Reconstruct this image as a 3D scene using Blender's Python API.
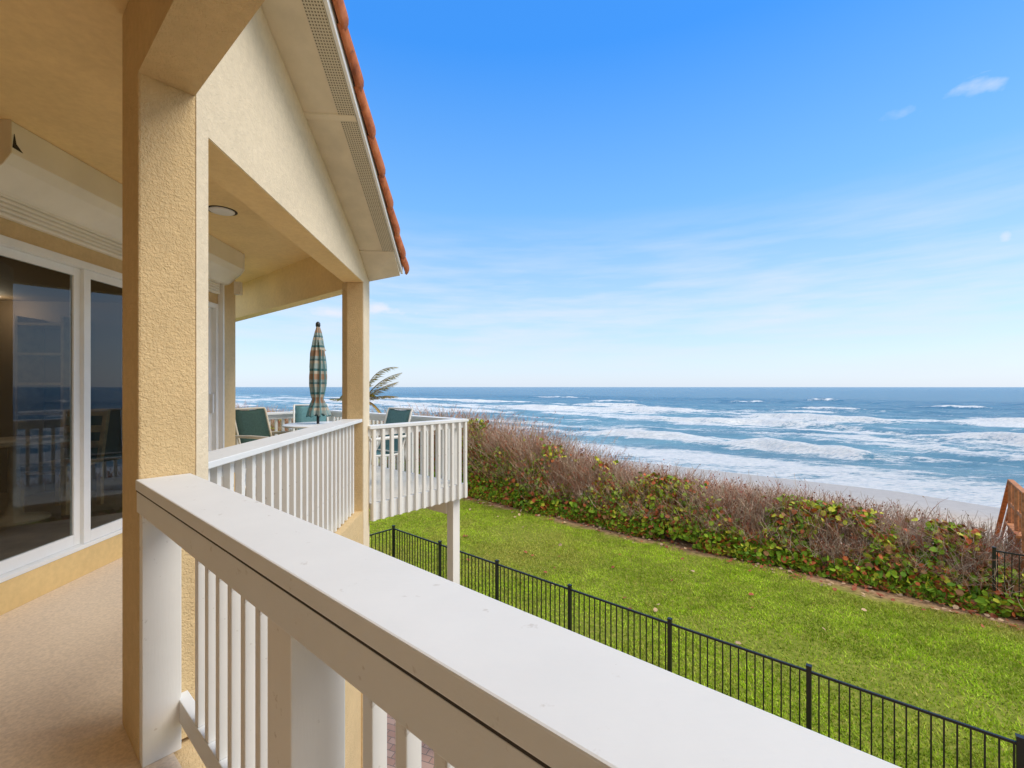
import bpy, bmesh, math, random
import numpy as np
from mathutils import Vector, Matrix

R = math.radians
random.seed(7)
rng = np.random.default_rng(7)
SC = bpy.context.scene
COL = SC.collection
for o in list(bpy.data.objects):
    bpy.data.objects.remove(o)

# ------------------------------------------------------------------ camera, sky, sun, exposure
EYE = 4.85
cam_d = bpy.data.cameras.new("camera")
cam_d.sensor_width = 36.0
cam_d.lens = 452.0 / 1024.0 * 36.0
cam_d.shift_y = 3.0 / 1024.0
cam_d.clip_start = 0.02
cam_d.clip_end = 80000.0
cam = bpy.data.objects.new("camera", cam_d)
COL.objects.link(cam)
cam.location = (0, 0, EYE)
cam.rotation_euler = (R(90), 0, 0)
SC.camera = cam

SUN_DIR = Vector((0.72, -0.10, 0.80)).normalized()      # towards the sun
sun_el = math.asin(SUN_DIR.z)
sun_rot = math.atan2(SUN_DIR.x, SUN_DIR.y)
SUN_STRENGTH = 1.4
SKY_STRENGTH = 0.15
EXPOSURE = 1.0

world = bpy.data.worlds.new("World")
SC.world = world
world.use_nodes = True
nt = world.node_tree
nt.nodes.clear()
def N(tree, typ, **kw):
    n = tree.nodes.new(typ)
    for k, val in kw.items():
        setattr(n, k, val)
    return n
def L(tree, a, b):
    tree.links.new(a, b)
w_out = N(nt, 'ShaderNodeOutputWorld')
w_bg = N(nt, 'ShaderNodeBackground')
w_bg.inputs['Strength'].default_value = SKY_STRENGTH
w_sky = N(nt, 'ShaderNodeTexSky', sky_type='NISHITA')
w_sky.sun_disc = False
w_sky.sun_elevation = sun_el
w_sky.sun_rotation = sun_rot
w_sky.altitude = 0
w_sky.air_density = 1.0
w_sky.dust_density = 0.6
w_sky.ozone_density = 3.0
w_hs = N(nt, 'ShaderNodeHueSaturation')
w_hs.inputs['Saturation'].default_value = 1.35
w_hs.inputs['Value'].default_value = 1.0
L(nt, w_sky.outputs[0], w_hs.inputs['Color'])
# thin cloud: low streaks near the horizon, a few small puffs higher up
w_tc = N(nt, 'ShaderNodeTexCoord')
w_sep = N(nt, 'ShaderNodeSeparateXYZ')
L(nt, w_tc.outputs['Generated'], w_sep.inputs[0])
def wmath(op, a, b=None, c=None, clamp=False):
    m = N(nt, 'ShaderNodeMath', operation=op, use_clamp=clamp)
    for i, x in enumerate((a, b, c)):
        if x is None: continue
        if isinstance(x, (int, float)): m.inputs[i].default_value = x
        else: L(nt, x, m.inputs[i])
    return m.outputs[0]
w_map = N(nt, 'ShaderNodeMapping')
w_map.inputs['Scale'].default_value = (3.0, 3.0, 26.0)
L(nt, w_tc.outputs['Generated'], w_map.inputs[0])
w_no = N(nt, 'ShaderNodeTexNoise')
w_no.inputs['Scale'].default_value = 1.6
w_no.inputs['Detail'].default_value = 7
w_no.inputs['Roughness'].default_value = 0.55
L(nt, w_map.outputs[0], w_no.inputs['Vector'])
w_r = N(nt, 'ShaderNodeMapRange')
w_r.inputs['From Min'].default_value = 0.38
w_r.inputs['From Max'].default_value = 0.80
L(nt, w_no.outputs[0], w_r.inputs['Value'])
elev = w_sep.outputs['Z']
band = wmath('SUBTRACT', 1.0, wmath('DIVIDE', wmath('ABSOLUTE', wmath('SUBTRACT', elev, 0.14)), 0.22), clamp=True)
streak = wmath('MULTIPLY', wmath('MULTIPLY', w_r.outputs[0], band), 0.85, clamp=True)
low = wmath('MULTIPLY', wmath('POWER', wmath('SUBTRACT', 1.0, wmath('DIVIDE', elev, 0.30), clamp=True), 1.5), 0.55, clamp=True)
cl = streak
w_map2 = N(nt, 'ShaderNodeMapping')
w_map2.inputs['Scale'].default_value = (26, 26, 42)
L(nt, w_tc.outputs['Generated'], w_map2.inputs[0])
w_n2 = N(nt, 'ShaderNodeTexNoise')
w_n2.inputs['Scale'].default_value = 1.0
w_n2.inputs['Detail'].default_value = 6
L(nt, w_map2.outputs[0], w_n2.inputs['Vector'])
def puff(dx, dz, rx, rz, gain):
    d = Vector((dx, 1.0, dz)).normalized()
    r_ = Vector((d.y, -d.x, 0)).normalized()
    u_ = r_.cross(d)
    def dot(v):
        n = N(nt, 'ShaderNodeVectorMath', operation='DOT_PRODUCT')
        L(nt, w_tc.outputs['Generated'], n.inputs[0]); n.inputs[1].default_value = v
        return n.outputs['Value']
    a = wmath('DIVIDE', dot(r_), rx); b = wmath('DIVIDE', dot(u_), rz)
    rr = wmath('ADD', wmath('MULTIPLY', a, a), wmath('MULTIPLY', b, b))
    front = wmath('GREATER_THAN', dot(d), 0.5)
    m = wmath('SUBTRACT', 1.0, rr, clamp=True)
    m = wmath('ADD', m, wmath('MULTIPLY', wmath('SUBTRACT', w_n2.outputs[0], 0.5), 3.2))
    m = wmath('MULTIPLY', wmath('SUBTRACT', m, 0.35), gain, clamp=True)
    lim = wmath('GREATER_THAN', wmath('SUBTRACT', 1.6, rr), 0.0)
    return wmath('MULTIPLY', wmath('MULTIPLY', m, front), lim)
for args in ((1.022, 0.66, 0.038, 0.014, 0.50), (0.84, 0.60, 0.032, 0.011, 0.28), (1.09, 0.33, 0.008, 0.012, 0.6),
             (-0.30, 0.172, 0.07, 0.016, 0.7), (-0.40, 0.165, 0.06, 0.012, 0.5)):
    cl = wmath('ADD', cl, puff(*args), clamp=True)
# clear part of the sky: the sky texture evened out by elevation; thin white cloud overhead and behind the house
w_ramp = N(nt, 'ShaderNodeValToRGB')
SKY_STOPS = [(0.0, (2.25, 2.62, 3.2)), (0.05, (2.15, 2.62, 3.25)), (0.14, (1.82, 2.52, 3.3)), (0.36, (0.74, 1.76, 3.35)), (0.60, (0.20, 1.10, 3.3)), (1.0, (0.16, 0.9, 3.0))]
while len(w_ramp.color_ramp.elements) < len(SKY_STOPS): w_ramp.color_ramp.elements.new(0.5)
for e_, (p_, c_) in zip(w_ramp.color_ramp.elements, SKY_STOPS):
    e_.position = p_; e_.color = (c_[0] / 4, c_[1] / 4, c_[2] / 4, 1)
L(nt, elev, w_ramp.inputs[0])
w_sc = N(nt, 'ShaderNodeVectorMath', operation='SCALE'); w_sc.inputs['Scale'].default_value = 4.0
L(nt, w_ramp.outputs[0], w_sc.inputs[0])
w_ev = N(nt, 'ShaderNodeMix', data_type='RGBA'); w_ev.inputs['Factor'].default_value = 0.85
L(nt, w_hs.outputs[0], w_ev.inputs['A']); L(nt, w_sc.outputs[0], w_ev.inputs['B'])
w_n3 = N(nt, 'ShaderNodeTexNoise'); w_n3.inputs['Scale'].default_value = 2.6; w_n3.inputs['Detail'].default_value = 6
L(nt, w_tc.outputs['Generated'], w_n3.inputs['Vector'])
def wstep(a, b, x):
    r_ = N(nt, 'ShaderNodeMapRange', interpolation_type='SMOOTHSTEP'); r_.inputs['From Min'].default_value = a; r_.inputs['From Max'].default_value = b
    L(nt, x, r_.inputs['Value']); return r_.outputs[0]
over = wmath('MAXIMUM', wstep(0.68, 0.84, elev), wstep(0.0, 0.35, wmath('MULTIPLY', w_sep.outputs['Y'], -1.0)))
over = wmath('MULTIPLY', over, wmath('ADD', 0.55, wmath('MULTIPLY', w_n3.outputs[0], 0.7)), clamp=True)
w_mix0 = N(nt, 'ShaderNodeMix', data_type='RGBA')
L(nt, over, w_mix0.inputs['Factor']); L(nt, w_ev.outputs['Result'], w_mix0.inputs['A']); w_mix0.inputs['B'].default_value = (3.3, 3.2, 3.1, 1)
w_mix = N(nt, 'ShaderNodeMix', data_type='RGBA')
L(nt, cl, w_mix.inputs['Factor'])
L(nt, w_mix0.outputs['Result'], w_mix.inputs['A'])
w_mix.inputs['B'].default_value = (2.7, 2.9, 3.3, 1)
L(nt, w_mix.outputs['Result'], w_bg.inputs['Color'])
L(nt, w_bg.outputs[0], w_out.inputs[0])

sun_d = bpy.data.lights.new("sun", 'SUN')
sun_d.energy = SUN_STRENGTH
sun_d.angle = R(35)
sun_d.color = (1.0, 0.93, 0.82)
sun = bpy.data.objects.new("sun", sun_d)
COL.objects.link(sun)
sun.location = (20, -20, 30)
sun.rotation_euler = SUN_DIR.to_track_quat('Z', 'Y').to_euler()

SC.view_settings.view_transform = 'Standard'
SC.view_settings.look = 'None'
SC.view_settings.exposure = EXPOSURE
SC.view_settings.gamma = 1.0
SC.view_settings.use_curve_mapping = False
SC.render.engine = 'CYCLES'
SC.cycles.max_bounces = 12
SC.cycles.diffuse_bounces = 9
SC.cycles.transparent_max_bounces = 12

# ------------------------------------------------------------------ the two directions of the house
F = 452.0
TH = math.atan(530 / F); PH = math.atan(36 / F)
U = np.array([-math.sin(TH), math.cos(TH)]); W = np.array([math.cos(TH), math.sin(TH)])     # along / out from the front railing
V = np.array([-math.sin(PH), math.cos(PH)]); NL = np.array([-math.cos(PH), -math.sin(PH)])  # along / into the house front
def sp(s, p): return U * s + W * p
def tq(t, q): return V * t + NL * q
def to_sp(P): return float(P @ U), float(P @ W)
def to_tq(P): return float(P @ V), float(P @ NL)
def Z(zr): return EYE + zr

# ------------------------------------------------------------------ mesh helpers
class MB:
    def __init__(self):
        self.v = []; self.f = []; self.sm = []
    def add(self, vs, fs, smooth=False):
        b = len(self.v)
        self.v += [tuple(map(float, x)) for x in vs]
        self.f += [tuple(i + b for i in q) for q in fs]
        self.sm += [smooth] * len(fs)
    def prism(self, poly, z0, z1):
        """poly: list of XY; z0,z1 numbers or per-vertex lists"""
        n = len(poly)
        a = sum(poly[i][0] * poly[(i + 1) % n][1] - poly[(i + 1) % n][0] * poly[i][1] for i in range(n))
        zz0 = z0 if hasattr(z0, '__len__') else [z0] * n
        zz1 = z1 if hasattr(z1, '__len__') else [z1] * n
        idx = list(range(n))
        if a < 0: idx.reverse()
        vs = [(poly[i][0], poly[i][1], zz0[i]) for i in idx] + [(poly[i][0], poly[i][1], zz1[i]) for i in idx]
        fs = [tuple(reversed(range(n))), tuple(range(n, 2 * n))]
        fs += [(i, (i + 1) % n, n + (i + 1) % n, n + i) for i in range(n)]
        self.add(vs, fs)
    def bsp(self, s0, s1, p0, p1, z0, z1):
        self.prism([sp(s0, p0), sp(s1, p0), sp(s1, p1), sp(s0, p1)], Z(z0), Z(z1))
    def btq(self, t0, t1, q0, q1, z0, z1):
        self.prism([tq(t0, q0), tq(t1, q0), tq(t1, q1), tq(t0, q1)], Z(z0), Z(z1))
    def box(self, c, d):
        x, y, z = c; a, b, e = d
        self.prism([(x - a / 2, y - b / 2), (x + a / 2, y - b / 2), (x + a / 2, y + b / 2), (x - a / 2, y + b / 2)], z - e / 2, z + e / 2)
    def extrude_profile(self, prof, t0, t1, frame='tq'):
        """prof: list of (q, zrel); swept along t"""
        g = tq if frame == 'tq' else sp
        n = len(prof)
        vs = []
        for t in (t0, t1):
            for q, z in prof:
                P = g(t, q); vs.append((P[0], P[1], Z(z)))
        fs = [tuple(range(n)), tuple(reversed(range(n, 2 * n)))]
        fs += [(i, n + i, n + (i + 1) % n, (i + 1) % n) for i in range(n)]
        self.add(vs, fs)
    def beam(self, a, b, wd, ht, up=(0, 0, 1)):
        a = Vector(a); b = Vector(b); d = (b - a).normalized()
        side = d.cross(Vector(up)); 
        if side.length < 1e-4: side = d.cross(Vector((1, 0, 0)))
        side.normalize(); upv = side.cross(d)
        vs = []
        for P in (a, b):
            for i, j in ((-1, -1), (1, -1), (1, 1), (-1, 1)):
                vs.append(P + side * (i * wd / 2) + upv * (j * ht / 2))
        self.add(vs, [(3, 2, 1, 0), (4, 5, 6, 7), (0, 1, 5, 4), (1, 2, 6, 5), (2, 3, 7, 6), (3, 0, 4, 7)])
    def tube(self, pts, r, seg=8, caps=True):
        pts = [Vector(p) for p in pts]; n = len(pts)
        rr = r if hasattr(r, '__len__') else [r] * n
        vs = []; prev = None
        for i, P in enumerate(pts):
            d = (pts[min(i + 1, n - 1)] - pts[max(i - 1, 0)]).normalized()
            if prev is None:
                a = d.cross(Vector((0, 0, 1)))
                if a.length < 1e-3: a = d.cross(Vector((1, 0, 0)))
            else:
                a = prev - d * prev.dot(d)
                if a.length < 1e-4: a = d.cross(Vector((1, 0, 0)))
            a.normalize(); prev = a; b = d.cross(a)
            for k in range(seg):
                an = 2 * math.pi * k / seg
                vs.append(P + (a * math.cos(an) + b * math.sin(an)) * rr[i])
        fs = []
        for i in range(n - 1):
            for k in range(seg):
                k2 = (k + 1) % seg
                fs.append((i * seg + k, i * seg + k2, (i + 1) * seg + k2, (i + 1) * seg + k))
        self.add(vs, fs, True)
        if caps:
            self.add(vs[:seg], [tuple(reversed(range(seg)))]); self.add(vs[-seg:], [tuple(range(seg))])
    def lathe(self, prof, c, seg=24, wob=None):
        vs = []; n = len(prof)
        for i, (r, z) in enumerate(prof):
            for k in range(seg):
                an = 2 * math.pi * k / seg
                rr = r * (wob(an, i) if wob else 1.0)
                vs.append((c[0] + rr * math.cos(an), c[1] + rr * math.sin(an), c[2] + z))
        fs = [(i * seg + k, i * seg + (k + 1) % seg, (i + 1) * seg + (k + 1) % seg, (i + 1) * seg + k) for i in range(n - 1) for k in range(seg)]
        self.add(vs, fs, True)
        self.add(vs[:seg], [tuple(reversed(range(seg)))]); self.add(vs[-seg:], [tuple(range(seg))])

WL = {}
def wloc(o): return WL.get(o.name, Vector((0, 0, 0)))
def thing(name, label, cat, loc=(0, 0, 0), group=None):
    o = bpy.data.objects.new(name, None); COL.objects.link(o)
    o.empty_display_size = 0.2
    o.location = loc; o['label'] = label; o['category'] = cat
    if group: o['group'] = group
    WL[o.name] = Vector(loc)
    return o
def obj(name, mb, mat, parent=None, bevel=0.0, loc=None):
    """links one mesh object; mesh vertices are in world space (or local when loc is given)"""
    me = bpy.data.meshes.new(name)
    off = wloc(parent) if parent else Vector((0, 0, 0))
    if loc is None:
        vs = [(a - off.x, b - off.y, c - off.z) for a, b, c in mb.v]; pos = Vector((0, 0, 0))
    else:
        vs = mb.v; pos = Vector(loc) - off
    me.from_pydata(vs, [], mb.f)
    me.polygons.foreach_set('use_smooth', mb.sm)
    me.update()
    me.materials.append(mat)
    o = bpy.data.objects.new(name, me); COL.objects.link(o)
    o.location = pos
    if parent: o.parent = parent
    WL[o.name] = off + pos
    if bevel:
        b = o.modifiers.new('bevel', 'BEVEL'); b.width = bevel; b.segments = 2; b.limit_method = 'ANGLE'
    return o
def copy_at(o, parent, loc, rotz=None):
    c = o.copy(); COL.objects.link(c); c.parent = parent
    c.location = Vector(loc) - wloc(parent)
    if rotz is not None: c.rotation_euler = (0, 0, rotz)
    return c
def copy_tree(o, parent=None):
    c = o.copy(); COL.objects.link(c)
    if parent: c.parent = parent
    for ch in list(o.children): copy_tree(ch, c)
    return c
def tag(o, label, cat, group=None):
    o['label'] = label; o['category'] = cat
    if group: o['group'] = group
    return o
def struct(o): o['kind'] = 'structure'; return o
def mesh_np(name, verts, faces_flat, nper, mat, parent=None, kind=None, attrs=None, smooth=False, mats=None, mat_idx=None):
    me = bpy.data.meshes.new(name)
    off = np.array(wloc(parent)) if parent else np.zeros(3)
    verts = np.asarray(verts, dtype=np.float32) - off.astype(np.float32)
    nf = len(faces_flat) // nper
    me.vertices.add(len(verts)); me.vertices.foreach_set('co', verts.ravel())
    me.loops.add(len(faces_flat)); me.loops.foreach_set('vertex_index', np.asarray(faces_flat, dtype=np.int32))
    me.polygons.add(nf)
    me.polygons.foreach_set('loop_start', np.arange(nf, dtype=np.int32) * nper)
    me.polygons.foreach_set('loop_total', np.full(nf, nper, dtype=np.int32))
    me.polygons.foreach_set('use_smooth', np.full(nf, smooth, dtype=bool))
    if mats:
        for m in mats: me.materials.append(m)
        me.polygons.foreach_set('material_index', np.asarray(mat_idx, dtype=np.int32))
    else: me.materials.append(mat)
    me.update(calc_edges=True)
    if attrs:
        for k, a in attrs.items():
            a = np.asarray(a, dtype=np.float32)
            if a.ndim == 1:
                at = me.attributes.new(k, 'FLOAT', 'POINT'); at.data.foreach_set('value', a)
            else:
                at = me.attributes.new(k, 'FLOAT_COLOR', 'POINT'); at.data.foreach_set('color', np.c_[a, np.ones(len(a))].astype(np.float32).ravel())
    o = bpy.data.objects.new(name, me); COL.objects.link(o)
    if parent: o.parent = parent
    WL[o.name] = wloc(parent) if parent else Vector((0, 0, 0))
    if kind: o['kind'] = kind
    return o

# numpy value noise
_perm = rng.random((256, 256))
def vnoise(x, y):
    xi = np.floor(x).astype(int); yi = np.floor(y).astype(int)
    fx = x - xi; fy = y - yi
    fx = fx * fx * (3 - 2 * fx); fy = fy * fy * (3 - 2 * fy)
    g = lambda a, b: _perm[a % 256, b % 256]
    return (g(xi, yi) * (1 - fx) + g(xi + 1, yi) * fx) * (1 - fy) + (g(xi, yi + 1) * (1 - fx) + g(xi + 1, yi + 1) * fx) * fy
def fbm(x, y, o=4):
    t = 0; a = 0.5; n = 0
    for i in range(o):
        t = t + a * vnoise(x * 2 ** i + 17.3 * i, y * 2 ** i + 9.1 * i); n += a; a *= 0.5
    return t / n
def sstep(a, b, x):
    t = np.clip((x - a) / (b - a), 0, 1); return t * t * (3 - 2 * t)

# ------------------------------------------------------------------ materials
def base_mat(name):
    m = bpy.data.materials.new(name); m.use_nodes = True
    t = m.node_tree; b = t.nodes['Principled BSDF']
    return m, t, b
def noise(t, scale, detail=4, rough=0.55, vec=None, coords='Object', stretch=None, rotz=0.0):
    n = N(t, 'ShaderNodeTexNoise')
    n.inputs['Scale'].default_value = scale; n.inputs['Detail'].default_value = detail; n.inputs['Roughness'].default_value = rough
    tc = N(t, 'ShaderNodeTexCoord')
    src = tc.outputs[coords]
    if stretch or rotz:
        mp = N(t, 'ShaderNodeMapping')
        if stretch: mp.inputs['Scale'].default_value = stretch
        mp.inputs['Rotation'].default_value = (0, 0, rotz)
        L(t, src, mp.inputs[0]); src = mp.outputs[0]
    L(t, src, n.inputs['Vector'])
    return n.outputs[0]
def ramp(t, fac, stops):
    r = N(t, 'ShaderNodeValToRGB')
    e = r.color_ramp.elements
    while len(e) < len(stops): e.new(0.5)
    for i, (p, c) in enumerate(stops):
        e[i].position = p; e[i].color = (*c, 1)
    L(t, fac, r.inputs[0])
    return r.outputs[0]
def bump(t, b, h, strength=0.3, dist=0.02):
    n = N(t, 'ShaderNodeBump'); n.inputs['Strength'].default_value = strength; n.inputs['Distance'].default_value = dist
    L(t, h, n.inputs['Height']); L(t, n.outputs[0], b.inputs['Normal'])
    return n
def mixc(t, fac, a, b_, mode='MIX'):
    m = N(t, 'ShaderNodeMix', data_type='RGBA', blend_type=mode)
    for sock, x in ((m.inputs['Factor'], fac), (m.inputs['A'], a), (m.inputs['B'], b_)):
        if isinstance(x, (int, float)): sock.default_value = x
        elif isinstance(x, tuple): sock.default_value = (*x, 1) if len(x) == 3 else x
        else: L(t, x, sock)
    return m.outputs['Result']
def mathn(t, op, a, b_=None, clamp=False):
    m = N(t, 'ShaderNodeMath', operation=op, use_clamp=clamp)
    for i, x in enumerate((a, b_)):
        if x is None: continue
        if isinstance(x, (int, float)): m.inputs[i].default_value = x
        else: L(t, x, m.inputs[i])
    return m.outputs[0]
def simple(name, col, rough=0.5, var=0.12, vscale=6, bs=0.0, bscale=60, spec=0.4, metallic=0.0, bdist=0.01, vcol=None):
    m, t, b = base_mat(name)
    c2 = vcol or tuple(max(0, x * (1 - var)) for x in col)
    c1 = tuple(min(1, x * (1 + var * 0.5)) for x in col)
    n = noise(t, vscale, 5)
    L(t, ramp(t, n, [(0.35, c2), (0.65, c1)]), b.inputs['Base Color'])
    b.inputs['Roughness'].default_value = rough
    b.inputs['Specular IOR Level'].default_value = spec
    b.inputs['Metallic'].default_value = metallic
    if bs:
        bump(t, b, noise(t, bscale, 3), bs, bdist)
    return m

def stucco(name, col, scale=55, strength=0.55, dist=0.012):
    m, t, b = base_mat(name)
    n0 = noise(t, 1.6, 5)
    n1 = noise(t, 26, 4)
    c = ramp(t, n0, [(0.3, tuple(x * 0.88 for x in col)), (0.7, tuple(min(1, x * 1.05) for x in col))])
    c = mixc(t, 0.16, c, ramp(t, n1, [(0.35, tuple(x * 0.7 for x in col)), (0.65, tuple(min(1, x * 1.2) for x in col))]))
    L(t, c, b.inputs['Base Color'])
    b.inputs['Roughness'].default_value = 0.88
    b.inputs['Specular IOR Level'].default_value = 0.2
    vo = N(t, 'ShaderNodeTexNoise'); vo.inputs['Scale'].default_value = scale; vo.inputs['Detail'].default_value = 3; vo.inputs['Roughness'].default_value = 0.5
    vo.inputs['Distortion'].default_value = 0.8
    tc = N(t, 'ShaderNodeTexCoord'); L(t, tc.outputs['Object'], vo.inputs['Vector'])
    h = mathn(t, 'POWER', mathn(t, 'MULTIPLY', vo.outputs[0], 1.4, True), 1.6)
    bump(t, b, h, strength, dist)
    return m

M = {}
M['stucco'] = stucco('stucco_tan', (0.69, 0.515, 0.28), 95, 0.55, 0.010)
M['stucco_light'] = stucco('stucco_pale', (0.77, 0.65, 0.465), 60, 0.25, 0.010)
M['ceiling'] = stucco('stucco_ceiling', (0.90, 0.675, 0.345), 80, 0.2, 0.008)
M['curb'] = stucco('stucco_curb', (0.74, 0.54, 0.25), 90, 0.15, 0.006)

def painted_wood(name, col, dirt=(0.30, 0.25, 0.19), rot=0.0, stretch=(1, 14, 14), amt=0.10):
    m, t, b = base_mat(name)
    n0 = noise(t, 3.0, 6, 0.6)
    spots = noise(t, 26, 4, 0.6)
    grain = noise(t, 12, 5, 0.6, stretch=stretch, rotz=rot)
    c = ramp(t, n0, [(0.3, tuple(x * 0.93 for x in col)), (0.7, col)])
    c = mixc(t, ramp(t, spots, [(0.66, (0, 0, 0)), (0.72, (amt * 3.5,) * 3)]), c, dirt)
    blot = noise(t, 1.3, 6, 0.7)
    c = mixc(t, ramp(t, blot, [(0.50, (0, 0, 0)), (0.72, (amt * 1.6,) * 3)]), c, tuple(0.55 * a_ + 0.45 * b_ for a_, b_ in zip(col, dirt)))
    crack = ramp(t, grain, [(0.20, (amt * 2.5,) * 3), (0.27, (0, 0, 0))])
    c = mixc(t, crack, c, dirt)
    L(t, c, b.inputs['Base Color'])
    b.inputs['Roughness'].default_value = 0.55
    b.inputs['Specular IOR Level'].default_value = 0.35
    h = mathn(t, 'ADD', mathn(t, 'MULTIPLY', grain, 0.7), mathn(t, 'MULTIPLY', spots, 0.3))
    bump(t, b, h, 0.12, 0.005)
    return m
ROT_U = -(math.pi / 2 + TH)          # texture X runs along U
M['white_wood'] = painted_wood('white_painted_wood', (0.755, 0.775, 0.775), rot=ROT_U, stretch=(1, 12, 12), amt=0.085)
M['white_upright'] = painted_wood('white_painted_upright', (0.80, 0.79, 0.75), stretch=(16, 16, 1), amt=0.12)
M['grey_wood'] = painted_wood('greyed_inner_paint', (0.47, 0.41, 0.34), rot=ROT_U, stretch=(1, 12, 12), amt=0.06)
M['deck_wood'] = painted_wood('deck_paint', (0.88, 0.84, 0.75), rot=ROT_U, stretch=(1, 10, 10), amt=0.14)
M['white_metal'] = simple('white_enamel_metal', (0.83, 0.84, 0.83), 0.35, 0.05, 4)
M['shutter'] = simple('shutter_enamel', (0.85, 0.83, 0.76), 0.4, 0.06, 3)
M['soffit'] = simple('soffit_panel', (0.72, 0.64, 0.50), 0.6, 0.10, 5, 0.08, 40)
M['dark_gap'] = simple('dark_gap', (0.05, 0.042, 0.035), 0.9, 0.1)
M['black_metal'] = simple('black_powder_coat', (0.012, 0.013, 0.014), 0.38, 0.1, 20, spec=0.5)
M['carpet'] = simple('porch_floor_coating', (0.80, 0.665, 0.505), 0.85, 0.13, 70, 0.25, 200, spec=0.2, bdist=0.004)
M['teal'] = simple('teal_sling', (0.11, 0.255, 0.285), 0.8, 0.15, 40, 0.2, 300)
M['green'] = simple('dark_green_sling', (0.026, 0.060, 0.045), 0.8, 0.2, 40, 0.2, 300)
M['frame_tan'] = simple('chair_frame_tan', (0.62, 0.55, 0.42), 0.4, 0.06, 6)
M['frame_white'] = simple('chair_frame_white', (0.78, 0.78, 0.75), 0.35, 0.05, 6)
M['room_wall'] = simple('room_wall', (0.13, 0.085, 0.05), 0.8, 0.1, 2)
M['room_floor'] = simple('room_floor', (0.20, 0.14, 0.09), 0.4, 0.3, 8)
M['dark_wood'] = simple('shelf_wood', (0.40, 0.28, 0.16), 0.5, 0.2, 8)
M['oak'] = simple('oak_chair', (0.45, 0.28, 0.12), 0.45, 0.25, 14)
M['brown_stair'] = simple('brown_treated_wood', (0.50, 0.20, 0.07), 0.7, 0.35, 10, 0.3, 50)
M['bark'] = simple('palm_bark', (0.21, 0.155, 0.10), 0.9, 0.35, 14, 0.6, 40, bdist=0.02)

m, t, b = base_mat('terracotta_tile')
n0 = noise(t, 7, 6, 0.65); n1 = noise(t, 30, 4)
c = ramp(t, n0, [(0.30, (0.20, 0.055, 0.022)), (0.5, (0.47, 0.135, 0.045)), (0.72, (0.62, 0.22, 0.085))])
c = mixc(t, ramp(t, n1, [(0.62, (0, 0, 0)), (0.75, (0.65, 0.65, 0.65))]), c, (0.07, 0.045, 0.035))
L(t, c, b.inputs['Base Color']); b.inputs['Roughness'].default_value = 0.8
bump(t, b, n1, 0.4, 0.01)
M['tile'] = m

m, t, b = base_mat('soffit_vent_perforated')
tc = N(t, 'ShaderNodeTexCoord'); mp = N(t, 'ShaderNodeMapping')
mp.inputs['Rotation'].default_value = (0, 0, -(PH)); mp.inputs['Scale'].default_value = (62, 62, 62)
L(t, tc.outputs['Object'], mp.inputs[0])
se = N(t, 'ShaderNodeSeparateXYZ'); L(t, mp.outputs[0], se.inputs[0])
def cell(o): return mathn(t, 'ABSOLUTE', mathn(t, 'SUBTRACT', mathn(t, 'FRACT', o), 0.5))
fx = cell(se.outputs['X']); fy = cell(se.outputs['Y'])
d = mathn(t, 'ADD', mathn(t, 'MULTIPLY', fx, fx), mathn(t, 'MULTIPLY', fy, fy))
hole = mathn(t, 'LESS_THAN', d, 0.075)
L(t, mixc(t, hole, (0.58, 0.53, 0.42), (0.10, 0.075, 0.045)), b.inputs['Base Color'])
b.inputs['Roughness'].default_value = 0.6
M['vent'] = m

# window glass
m, t, b = base_mat('door_glass')
t.nodes.remove(b)
out = t.nodes['Material Output']
tr = N(t, 'ShaderNodeBsdfTransparent'); tr.inputs[0].default_value = (0.76, 0.80, 0.80, 1)
gl = N(t, 'ShaderNodeBsdfGlossy'); gl.inputs['Roughness'].default_value = 0.0; gl.inputs['Color'].default_value = (0.75, 0.8, 0.85, 1)
fr = N(t, 'ShaderNodeFresnel'); fr.inputs['IOR'].default_value = 1.5
ms = N(t, 'ShaderNodeMixShader')
gm = N(t, 'ShaderNodeNewGeometry')
L(t, mathn(t, 'MULTIPLY', mathn(t, 'MULTIPLY', fr.outputs[0], 1.7, True), mathn(t, 'SUBTRACT', 1.0, gm.outputs['Backfacing'])), ms.inputs[0]); L(t, tr.outputs[0], ms.inputs[1]); L(t, gl.outputs[0], ms.inputs[2])
L(t, ms.outputs[0], out.inputs[0])
M['glass'] = m

# pavers
m, t, b = base_mat('brick_pavers')
tc = N(t, 'ShaderNodeTexCoord'); mp = N(t, 'ShaderNodeMapping'); mp.inputs['Rotation'].default_value = (0, 0, R(20))
L(t, tc.outputs['Object'], mp.inputs[0])
br = N(t, 'ShaderNodeTexBrick'); br.inputs['Scale'].default_value = 1.0
br.inputs['Brick Width'].default_value = 0.2; br.inputs['Row Height'].default_value = 0.1; br.inputs['Mortar Size'].default_value = 0.006
br.inputs['Color1'].default_value = (0.34, 0.20, 0.15, 1); br.inputs['Color2'].default_value = (0.44, 0.30, 0.24, 1); br.inputs['Mortar'].default_value = (0.16, 0.13, 0.11, 1)
L(t, mp.outputs[0], br.inputs['Vector'])
L(t, br.outputs['Color'], b.inputs['Base Color']); b.inputs['Roughness'].default_value = 0.85
bump(t, b, br.outputs['Fac'], -0.4, 0.006)
M['pavers'] = m

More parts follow.
